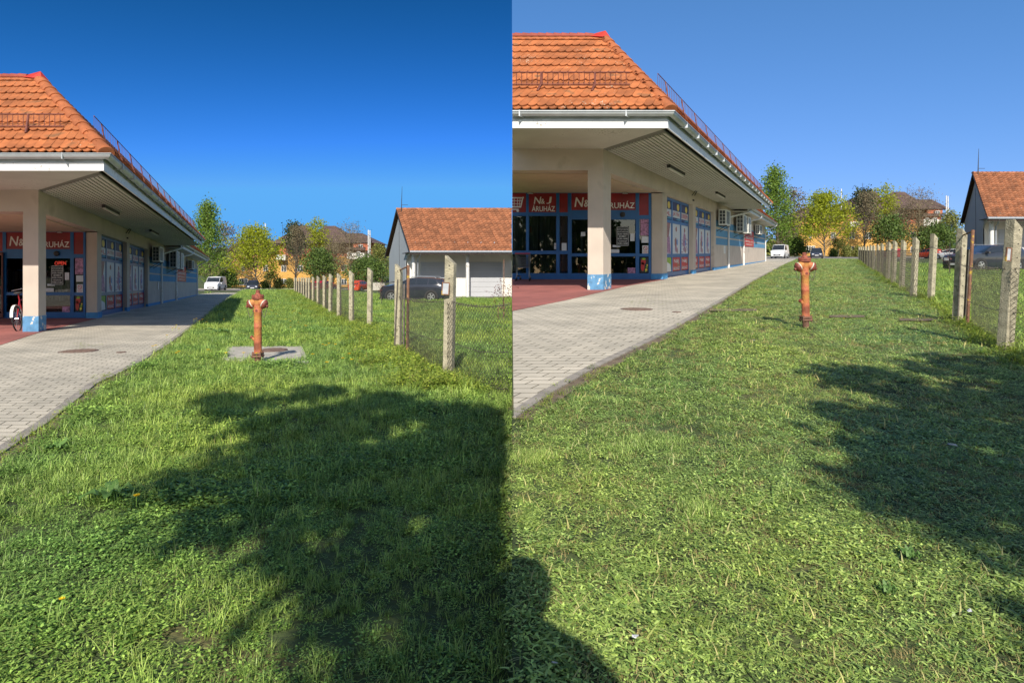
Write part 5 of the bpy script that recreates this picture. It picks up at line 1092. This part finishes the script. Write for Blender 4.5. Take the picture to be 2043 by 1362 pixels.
V_ = [(0, 0, .95), (0, 0, 1.12), (0, .01, 1.32), (0, .01, 1.47), (0, .02, 1.56), (0, .03, 1.66), (0, .04, 1.74),
      (-.10, 0, .9), (-.11, .02, .5), (-.11, -.02, .08), (-.12, .12, .03), (.10, 0, .9), (.11, .02, .5), (.11, -.02, .08), (.12, .12, .03),
      (-.18, .0, 1.43), (-.33, .02, 1.16), (-.12, .13, 1.12), (-.07, .16, 1.11), (.18, .0, 1.43), (.33, .02, 1.16), (.12, .13, 1.12), (.07, .16, 1.11)]
E_ = [(0, 1), (1, 2), (2, 3), (3, 4), (4, 5), (5, 6), (0, 7), (7, 8), (8, 9), (9, 10), (0, 11), (11, 12), (12, 13), (13, 14), (3, 15), (15, 16), (16, 17), (17, 18), (3, 19), (19, 20), (20, 21), (21, 22)]
for sgn, w in ((-1, 18), (1, 22)):
    b0 = V_[w]
    for f, (dx, dz, ln_) in enumerate(((.0, .03, .07), (.0, .012, .078), (.0, -.008, .073), (.0, -.026, .06), (sgn * -.03, .035, .05))):
        i = len(V_); V_ += [(b0[0] + dx * .6, b0[1] + .02, b0[2] + dz * .8), (b0[0] - sgn * ln_ * .5, b0[1] + .03, b0[2] + dz), (b0[0] - sgn * ln_ * .75, b0[1] + .012, b0[2] + dz)]; E_ += [(w, i), (i, i + 1), (i + 1, i + 2)]
Rr = [.15, .14, .16, .10, .055, .10, .085, .095, .065, .045, .04, .095, .065, .045, .04, .065, .048, .035, .028, .065, .048, .035, .028] + [.011, .009, .008] * 10
bd_ = skinned('body', V_, E_, Rr, [M['cloth'], M['skin']], pr_, 1)
for p in bd_.data.polygons:
    c = p.center
    p.material_index = 1 if (c.z > 1.52 or c.y > .13) and c.z > .2 else 0
m = MB(); m.lathe((0, .03, 1.60), (0, 0, 1), [(.085, .0), (.112, .06), (.116, .12), (.09, .18), (.04, .215), (.001, .22)], 16); m.build('hair', M['dark'], pr_, smooth=True)
ph = MB(); ph.box(lambda a, b, c: Vector((a, b, c)), (-.045, -.055, 1.12), (.045, -.045, 1.205)); o = ph.build('phone', M['dark'], bevel=.003); tag(o, 'slim dark phone held upright in both hands by the person casting the shadow', 'phone')

# ------------------------------------------------ bicycle behind the left pillar
def bicycle():
    Yb = 15.6; c0 = G('L', 37, 661); Yb = c0.y; k = 1.0
    r = thing('bicycle', c0, 'bicycle with pale mudguard leaning behind the shop pillar, left half', 'bicycle'); local(r); r.rotation_euler = (radians(6), 0, radians(293)); r.location = c0 + Vector((cos(radians(113)), sin(radians(113)), 0)) * 1.05
    R = .31
    def wh(x, nm):
        m = MB(); m.tube([(x + R * cos(a), 0, R + R * sin(a)) for a in [i * 2 * pi / 32 for i in range(33)]], .018, 6, cap=False); w = m.build(nm, M['tyre'], r, smooth=True)
        m = MB()
        for i in range(20): a = i * 2 * pi / 20; m.tube([(x, .02 * (1 if i % 2 else -1), R), (x + R * .95 * cos(a), 0, R + R * .95 * sin(a))], .0018, 3, cap=False)
        m.lathe((x, -.035, R), (0, 1, 0), [(.02, 0), (.02, .07)], 8); m.build('spokes', M['rim'], w)
        m = MB(); pts = [(x + (R + .035) * cos(a), 0, R + (R + .035) * sin(a)) for a in [radians(q) for q in range(10, 200, 12)]]; 
        for a, b in zip(pts[:-1], pts[1:]): m.quad((a[0], -.03, a[2]), (b[0], -.03, b[2]), (b[0], .03, b[2]), (a[0], .03, a[2]))
        m.build('mudguard', M['white'], r, norm=False)
    wh(0, 'wheel'); wh(1.05, 'wheel')
    m = MB(); bb = (.62, 0, .28); st = (.72, 0, .75); hd = (.16, 0, .78)
    for a, b in ((bb, st), (st, hd), (bb, hd), (bb, (1.05, 0, R)), (st, (1.05, 0, R)), (hd, (0, 0, R)), (st, (.75, 0, .9))): m.tube([a, b], .015, 8)
    m.build('frame', M['cred'], r, smooth=True)
    m = MB(); m.tube([(.14, 0, .8), (.12, 0, 1.0), (.14, -.1, 1.03), (.25, -.28, 1.0)], .012, 6); m.tube([(.12, 0, 1.0), (.14, .1, 1.03), (.25, .28, 1.0)], .012, 6); m.build('handlebar', M['rim'], r)
    m = MB(); m.lathe((.75, 0, .9), (0, 0, 1), [(.02, 0), (.09, .02), (.09, .05), (.05, .065)], 12); m.build('saddle', M['dark'], r, smooth=True)
bicycle()
# ------------------------------------------------ shopping trolleys at the right shop's glass
def trolley(loc, rz, label):
    r = thing('shopping_trolley', loc, label, 'shopping trolley', None, rz); local(r); r.scale = (1.05, 1.05, 1.05)
    m = MB(); lo = [(-.3, -.2, .5), (.35, -.16, .52), (.35, .16, .52), (-.3, .2, .5)]; hi = [(-.42, -.27, .98), (.45, -.2, .88), (.45, .2, .88), (-.42, .27, .98)]
    for q in (lo, hi): m.tube([Vector(p) for p in q + [q[0]]], .012, 5)
    for i in range(4):
        a, b, c, d = Vector(lo[i]), Vector(lo[(i + 1) % 4]), Vector(hi[i]), Vector(hi[(i + 1) % 4])
        n = 14 if i % 2 == 0 else 8
        for k in range(n + 1): m.tube([a.lerp(b, k / n), c.lerp(d, k / n)], .004, 4, cap=False)
        for k in (.25, .5, .75): m.tube([a.lerp(c, k), b.lerp(d, k)], .005, 4, cap=False)
    for k in range(9): m.tube([Vector(lo[0]).lerp(Vector(lo[3]), k / 8), Vector(lo[1]).lerp(Vector(lo[2]), k / 8)], .004, 4, cap=False)
    m.build('basket', M['steel'], r)
    m = MB()
    for sy in (-1, 1): m.tube([(-.46, sy * .24, 1.0), (-.32, sy * .24, .55), (-.30, sy * .23, .2), (-.34, sy * .25, .12)], .014, 6); m.tube([(-.3, sy * .23, .2), (.42, sy * .19, .16), (.42, sy * .19, .10)], .014, 6)
    m.build('chassis', M['steel'], r, smooth=True)
    m = MB(); m.tube([(-.47, -.27, 1.02), (-.47, .27, 1.02)], .018, 8); m.build('handle', M['pred'], r)
    for x, y in ((-.34, -.25), (-.34, .25), (.42, -.19), (.42, .19)): m = MB(); m.lathe((x, y - .015, .055), (0, 1, 0), [(.055, 0), (.055, .03)], 14); m.build('wheel', M['tyre'], r)
def GPR(u, v): return PR(u, v, .03)
trolley(Vector((.50, 24.1, PR(-4.28, 4.7, .03).z)), radians(82), 'front shopping trolley parked at the shop glass, right half')
trolley(Vector((.46, 23.75, PR(-4.28, 4.4, .03).z)), radians(82), 'second shopping trolley nested into the front one, right half')

# ------------------------------------------------ flowers, weeds, litter, young tree
def dandelion(p, r, label, i):
    m = MB(); rd = random.Random(i)
    m.tube([p - Vector((0, 0, .06)), p], .0025, 4); 
    for q in range(26):
        a = rd.uniform(0, 6.28); t = rd.uniform(.15, 1); d = Vector((cos(a) * t, sin(a) * t, .35 - .2 * t)); n = Vector((-sin(a), cos(a), 0)) * .18
        m.add([p - n * r * .5, p + n * r * .5, p + (d + n) * r, p + (d - n) * r], [(0, 1, 2, 3)], 1)
    m.poly([p + Vector((cos(a) * r * .8, sin(a) * r * .8, .1 * r)) for a in [j * pi / 5 for j in range(10)]], 1)
    o = m.build('dandelion', [M['lbroad'], M['petal']], norm=False); tag(o, label, 'dandelion', 'dandelions in the grass'); return o
DL = [(272, 1026, 8), (124, 1241, 6)]
tag(dandelion(G('L', 272, 1026, .10), .020, 'large open dandelion beside the broad leaved weed, left half', 1)); dandelion(G('L', 124, 1241, .085), .012, 'single dandelion near the lower left corner', 2)
DP = [(344, 681), (350, 679), (357, 682), (352, 674), (387, 661), (392, 659), (398, 664), (404, 661), (412, 667), (333, 697), (305, 722), (311, 720), (352, 737), (357, 734), (415, 730), (452, 631), (474, 645), (447, 648), (512, 738), (486, 737), (451, 737), (541, 639), (544, 641), (538, 648), (551, 649), (528, 677), (566, 633), (580, 665), (585, 642), (590, 638), (592, 644), (597, 646), (588, 641), (583, 645), (600, 648), (624, 740), (650, 720), (644, 718), (656, 716), (669, 718), (697, 739), (702, 752), (684, 749), (652, 758), (611, 676), (609, 675), (580, 679), (595, 668), (570, 661), (447, 661), (432, 627), (437, 618), (428, 616)]
for i, (x, y) in enumerate(DP): dandelion(G('L', x, y, .15 * (GY('L', y) / 3) ** .42), .03, 'yellow dandelion in the long grass around the slab, left half', 10 + i)
DR = [(1698, 587), (1703, 588), (1676, 649), (1684, 641), (1620, 634), (1960, 612), (1572, 611), (2010, 640)]
for i, (x, y) in enumerate(DR): dandelion(G('R', x, y, .05), .022, 'small dandelion on the mown lawn, right half', 90 + i)
LT = [('R', 1504, 686, .022, 'small white scrap of paper left of the mown hydrant area'), ('R', 1900, 901, .022, 'white crumpled scrap lying in the tree shadow, right half'), ('R', 1268, 1294, .009, 'pale pebble like scrap near the bottom of the mown lawn'), ('R', 1108, 1349, .009, 'pale scrap inside the shadow of the person'), ('R', 1933, 1240, .009, 'short white cigarette end near the lower right corner'), ('R', 1551, 574, .03, 'white scrap beyond the hydrant on the mown lawn'), ('R', 1707, 566, .03, 'white scrap near the fence shadows on the mown lawn')]
for i, (s, x, y, r, lb) in enumerate(LT):
    m = MB(); rd = random.Random(i); p = G(s, x, y, .035); m.add([p + Vector((rd.uniform(-1, 1) * r * 1.3, rd.uniform(-1, 1) * r, rd.uniform(0, 1) * r * .8)) for _ in range(8)], [(0, 1, 2), (2, 3, 4), (1, 4, 5), (5, 6, 0), (6, 7, 2), (3, 7, 1), (0, 4, 6), (2, 5, 7)]); tag(m.build('paper_scrap', M['litter'], norm=False), lb, 'litter')
def weed(s, x, y, n, ln, label, upt=.4):
    p = G(s, x, y); m = MB(); rd = random.Random(int(x))
    for i in range(n):
        a = i * 2 * pi / n + rd.uniform(-.3, .3); l_ = ln * rd.uniform(.6, 1.1); d = Vector((cos(a), sin(a), 0)); q = Vector((-sin(a), cos(a), 0)); pts = []
        up = rd.uniform(.2, upt)
        for j in range(7):
            t = j / 6; c = p + d * l_ * t + Vector((0, 0, .02 + l_ * up * sin(t * 2.2))); w = l_ * .2 * sin(pi * min(1, t * .88 + .1)) + .004; wv_ = .012 * sin(j * 2.5 + i)
            pts.append((c - q * w + Vector((0, 0, w * .35 + wv_)), c, c + q * w + Vector((0, 0, w * .35 - wv_))))
        vs = [v for t in pts for v in t]; m.add(vs, [(3 * j + k, 3 * j + k + 1, 3 * j + k + 4, 3 * j + k + 3) for j in range(6) for k in (0, 1)], 0, rd.random())
    o = m.build('broad_leaved_weed', M['dock'], norm=False, smooth=True); tag(o, label, 'weed', 'broad leaved weeds'); return o
weed('L', 225, 1000, 9, .17, 'largest broad leaved weed in the lower left grass'); weed('L', 330, 985, 7, .13, 'broad leaved weed at the tree shadow edge, lower left'); weed('L', 440, 668, 7, .35, 'dark dock plant left of the slab'); weed('L', 115, 900, 6, .1, 'small leafy weed near the path edge, left half')
weed('R', 1815, 1120, 6, .05, 'broad leaved weed in the lower right lawn'); weed('R', 1770, 1190, 6, .04, 'small leafy weed near the bottom right')
# young plum with stakes behind the left fence
b = G('L', 1004, 640); r = tree('young_plum_tree', b, 1.35, [(0, .1), (.3, .2), (.6, .42), (.85, .38), (1, .1)], .014, 16, 420, .045, LM['plum'], M['barkd'], 'staked young dark red plum tree behind the left fence', seed=4, t0=.3, leafrange=(.3, 1), updir=.7, spread=.05)
m = MB()
for x in (-.16, .02): m.tube([(x, 0, 0), (x, 0, .42 if x < 0 else 1.9)], .012, 6)
m.tube([(-.16, 0, .42), (.05, 0, .40)], .01, 5); m.build('stake', M['rustpipe'], r)
for s, x, y, lb in (('L', 760, 612, 'thin staked sapling left of the black SUV, left half'), ('R', 1893, 552, 'thin staked sapling left of the black SUV, right half')):
    b = G(s, x, y); r = tree('sapling', b, 1.5, [(0, .05), (.4, .12), (.8, .2), (1, .05)], .014, 10, 160, .06, LM['plum'], M['barkd'], lb, seed=8, t0=.4, leafrange=(.3, 1), spread=.04); m = MB(); m.tube([(.05, 0, 0), (.05, 0, 1.6)], .015, 6); m.build('stake', M['dark'], r)

# ------------------------------------------------ grass
HID = bpy.data.collections.new('grass_sources')
def clump(name, n, h, w, spread, mt, lay=.3, kind='blade', seed=0):
    rd = random.Random(seed); m = MB()
    for i in range(n):
        a = rd.uniform(0, 6.28); rr = spread * sqrt(rd.random()); p = Vector((cos(a) * rr, sin(a) * rr, 0)); a2 = rd.uniform(0, 6.28); d = Vector((cos(a2), sin(a2), 0)); q = Vector((-sin(a2), cos(a2), 0)); hh = h * rd.uniform(.5, 1.15); ww = w * rd.uniform(.6, 1.3); c = rd.random(); ly = lay * rd.uniform(.3, 1.8)
        if kind == 'blade':
            vs = []
            for j in range(4):
                t = j / 3; cc = p + Vector((0, 0, hh * (t - .25 * ly * t * t))) + d * hh * ly * t * t; w_ = ww * (1 - t * .85); vs += [cc - q * w_, cc + q * w_]
            m.add(vs, [(0, 1, 3, 2), (2, 3, 5, 4), (4, 5, 7, 6)], 0, c)
        elif kind == 'leaf':
            up = rd.uniform(.3, 1); cc = p + Vector((0, 0, hh)); tilt = Vector((0, 0, 1)) * rd.uniform(-.4, .5)
            L_ = ww; vs = [cc, cc + (d + tilt * .5) * L_ * .5 + q * L_ * .4, cc + (d + tilt) * L_, cc + (d + tilt * .5) * L_ * .5 - q * L_ * .4]
            m.add(vs, [(0, 1, 2, 3)], 0, c)
        else:  # cut clippings lying loose
            z = rd.uniform(.004, h); cc = p + Vector((0, 0, z)); tl = rd.uniform(-.5, .5); L_ = h * rd.uniform(.6, 1.8); e = cc + d * L_ * .5 + Vector((0, 0, tl * L_ * .3)); f = cc + d * L_ + q * L_ * .15 + Vector((0, 0, tl * L_ * .1))
            m.add([cc - q * ww, cc + q * ww, e - q * ww, e + q * ww, f], [(0, 1, 3, 2), (2, 3, 4)], 0, c)
    o = m.build(name, mt, norm=False); COL.objects.unlink(o); HID.objects.link(o); return o
def collect(name, objs):
    c = bpy.data.collections.new(name)
    for o in objs: HID.objects.unlink(o) if o.name in HID.objects else None; c.objects.link(o)
    return c
tall = collect('tall_grass_sources', [clump('grass_a', 26, .10, .0030, .06, M['lblade'], .5, seed=1), clump('grass_b', 22, .085, .0042, .06, M['lblade'], .9, seed=2), clump('grass_c', 26, .075, .0026, .05, M['lblade'], .35, seed=3), clump('clover_a', 24, .05, .015, .06, M['lbroad'], kind='leaf', seed=4), clump('clover_b', 22, .04, .017, .06, M['lbroad'], kind='leaf', seed=5), clump('clip_a', 22, .04, .003, .06, M['lblade'], kind='clip', seed=6)])
mown = collect('mown_grass_sources', [clump('short_a', 30, .034, .0022, .055, M['sblade'], .7, seed=11), clump('short_b', 26, .03, .003, .06, M['sblade'], 1.1, seed=12), clump('cut_a', 34, .021, .0030, .06, M['sblade'], kind='clip', seed=13), clump('cut_b', 32, .019, .0024, .07, M['sblade'], kind='clip', seed=14), clump('clover_s', 18, .018, .014, .06, M['sblade'], kind='leaf', seed=15), clump('dry_t', 30, .03, .002, .06, M['straw'], .9, seed=16), clump('long_t', 12, .05, .0045, .06, M['lblade'], 1.6, seed=17)])
edge = collect('edge_weed_sources', [clump('weed_a', 30, .09, .03, .09, M['fern'], kind='leaf', seed=21), clump('weed_b', 26, .13, .004, .08, M['fern'], .7, seed=22), clump('weed_c', 30, .05, .03, .1, M['fern'], kind='leaf', seed=23)])
def scatter(name, pts, coll, mt):
    me = bpy.data.meshes.new(name); me.from_pydata([p[0] for p in pts], [], [])
    a = me.attributes.new('idx', 'INT', 'POINT'); a.data.foreach_set('value', [p[1] for p in pts])
    a = me.attributes.new('sc', 'FLOAT', 'POINT'); a.data.foreach_set('value', [p[2] for p in pts])
    a = me.attributes.new('rot', 'FLOAT_VECTOR', 'POINT'); a.data.foreach_set('vector', [c for p in pts for c in p[3]])
    o = bpy.data.objects.new(name, me); COL.objects.link(o)
    g = bpy.data.node_groups.new(name, 'GeometryNodeTree'); g.interface.new_socket('Geometry', in_out='INPUT', socket_type='NodeSocketGeometry'); g.interface.new_socket('Geometry', in_out='OUTPUT', socket_type='NodeSocketGeometry')
    n = g.nodes; l = g.links; gi = n.new('NodeGroupInput'); go = n.new('NodeGroupOutput'); ip = n.new('GeometryNodeInstanceOnPoints'); ci = n.new('GeometryNodeCollectionInfo'); ci.inputs[0].default_value = coll; ci.inputs[1].default_value = True; ci.inputs[2].default_value = True
    def na(nm, t): q = n.new('GeometryNodeInputNamedAttribute'); q.data_type = t; q.inputs[0].default_value = nm; return q.outputs[0]
    l.new(gi.outputs[0], ip.inputs['Points']); l.new(ci.outputs[0], ip.inputs['Instance']); ip.inputs['Pick Instance'].default_value = True
    l.new(na('idx', 'INT'), ip.inputs['Instance Index']); l.new(na('rot', 'FLOAT_VECTOR'), ip.inputs['Rotation']); l.new(na('sc', 'FLOAT'), ip.inputs['Scale']); l.new(ip.outputs[0], go.inputs[0])
    md = o.modifiers.new('scatter', 'NODES'); md.node_group = g; return o
def lawn(s, dens, y0, y1, ok, pick, hs, seed, xr, pw=1.2):
    rd = random.Random(seed); out = []; Y = y0
    while Y < y1:
        dY = max(.12, Y * .05); ym = Y + dY / 2; d = dens * min(1, (3.0 / ym)) ** pw; xa, xb = xr(ym); n = int(d * (xb - xa) * dY)
        for _ in range(n):
            x = rd.uniform(xa, xb); y = rd.uniform(Y, Y + dY)
            if not ok(x, y): continue
            nz = noise.noise(Vector((x * .9, y * .9, seed))); n2 = noise.noise(Vector((x * 3.5, y * 3.5, seed + 5)))
            g_ = (max(1, ym / 3.0)) ** .42; sc = hs(x, y, nz, n2) * rd.uniform(.75, 1.25) * g_
            out.append(((x, y, GZ(s, y) - .004), pick(rd, nz, n2), sc, (rd.uniform(-.15, .15), rd.uniform(-.15, .15), rd.uniform(0, 6.28))))
        Y += dY
    return out

slabp = [G('L', x, y) for x, y in ((447, 720), (458, 697), (601, 697), (612, 724))]; slab2 = [(p.x, p.y) for p in slabp]
def okL(x, y): return kerbX('L', y) + .16 - .1 * noise.noise(Vector((x * 3, y * 3, 1))) < x < -.01 and not inside(slab2, x, y) and not (y > 83) and not (y > 42 and x > -9 - .43 * (y - 47) - .0)
def pickL(rd, nz, n2):
    q = rd.random() + nz * .5
    return rd.choice((0, 1, 2)) if q > .3 else (rd.choice((3, 4)) if rd.random() < .7 else 5)
ptsL = lawn('L', 950, 1.55, 83, okL, pickL, lambda x, y, a, b: (.62 + .55 * max(0, a + .1) + .35 * b) * (.8 if y < 3.2 else 1.15), 1, lambda y: (-.88 * y - .9, 0))
ptsL += lawn('L', 110, 42.5, 83, lambda x, y: -34 < x < kerbX('L', y) - 2.7 and y > 66, pickL, lambda *a: .9, 3, lambda y: (-36, -25))
tag(scatter('long_grass', ptsL, tall, None), 'long spring grass with clover over the left lawn', 'grass', kind='stuff')
def dry(x, y): return False
def okR(x, y): return .01 < x and x > kerbX('R', y) + .14 - .1 * noise.noise(Vector((x * 3, y * 3, 1))) and x < fenceX('R', y) + .15 and y < 85
def okF(x, y): return x > fenceX('R', y) + .1 and y < 85 and not (y > 37 and x > 33)
pickR = lambda rd, nz, n2: ((5 if n2 > .38 and nz > .1 else 6) if rd.random() < .05 else rd.choice((0, 1)) if rd.random() + nz * .4 > .5 else rd.choice((2, 2, 3, 4)))
ptsR = lawn('R', 900, 1.55, 85, okR, pickR, lambda x, y, a, b: (.85 + .25 * a + .2 * b), 2, lambda y: (0, .88 * y + .9))
rdp = random.Random(12)
for x, y, r, n in ((1060, 915, .10, 46), (1300, 885, .2, 50), (1392, 1018, .06, 26), (1235, 905, .2, 12), (1660, 636, .3, 12), (1190, 800, .2, 12), (1560, 770, .2, 8)):
    c = G('R', x, y)
    for _ in range(n):
        px_, py_ = c.x + rdp.gauss(0, r * .6), c.y + rdp.gauss(0, r * .5)
        if px_ > .02: ptsR.append(((px_, py_, GZ('R', py_) + .004), 5, rdp.uniform(.8, 1.3), (0, 0, rdp.uniform(0, 6))))
tag(scatter('mown_grass', ptsR, mown, None), 'short mown grass strewn with clippings over the right lawn', 'grass', kind='stuff')
ptsF = lawn('R', 760, 5, 85, okF, pickL, lambda x, y, a, b: 1.0 + .4 * a, 4, lambda y: (fenceX('R', y), .88 * y + 1.5))
tag(scatter('field_grass', ptsF, tall, None), 'longer green grass of the field behind the right fence', 'grass', kind='stuff')
# yellow green weeds along the fences and the path edges
def along(s, fX, y0, y1, n, w, sc, seed, off=0):
    rd = random.Random(seed); out = []
    for i in range(n):
        y = y0 * (y1 / y0) ** rd.random(); x = fX(s, y) + off * (1 + y * .02) + rd.gauss(0, w) * (1 + y * .02)
        if s == 'L' and x > -.02: continue
        if s == 'R' and x < .02: continue
        out.append(((x, y, GZ(s, y)), rd.randrange(3), sc * rd.uniform(.6, 1.4) * (1 + y * .025), (0, 0, rd.uniform(0, 6.28))))
    return out
ew = along('L', fenceX, 6.5, 75, 1900, .28, 1.0, 5, -.2) + along('R', fenceX, 6.2, 70, 1000, .13, .75, 6, .05) + along('L', kerbX, 4.0, 60, 160, .04, .5, 7, .08) + along('R', kerbX, 4.0, 60, 120, .05, .35, 8, .08)
rd = random.Random(4)
for s, x, y, w in (('L', 165, 690, 22), ('R', 1283, 604, 20), ('L', 205, 752, 14), ('L', 175, 596, 0), ('L', 350, 598, 12), ('R', 1490, 533, 14)):
    for _ in range(26 if w else 0): p = G(s, x + rd.gauss(0, w), y + rd.gauss(0, 3)); ew.append(((p.x, p.y, p.z + .01), rd.choice((0, 2)), .22 * rd.uniform(.5, 1.3) * (1 + p.y * .015), (0, 0, rd.uniform(0, 6))))
tag(scatter('edge_weeds', ew, edge, None), 'yellow green weeds along the fence foot and path edges', 'weeds', kind='stuff')
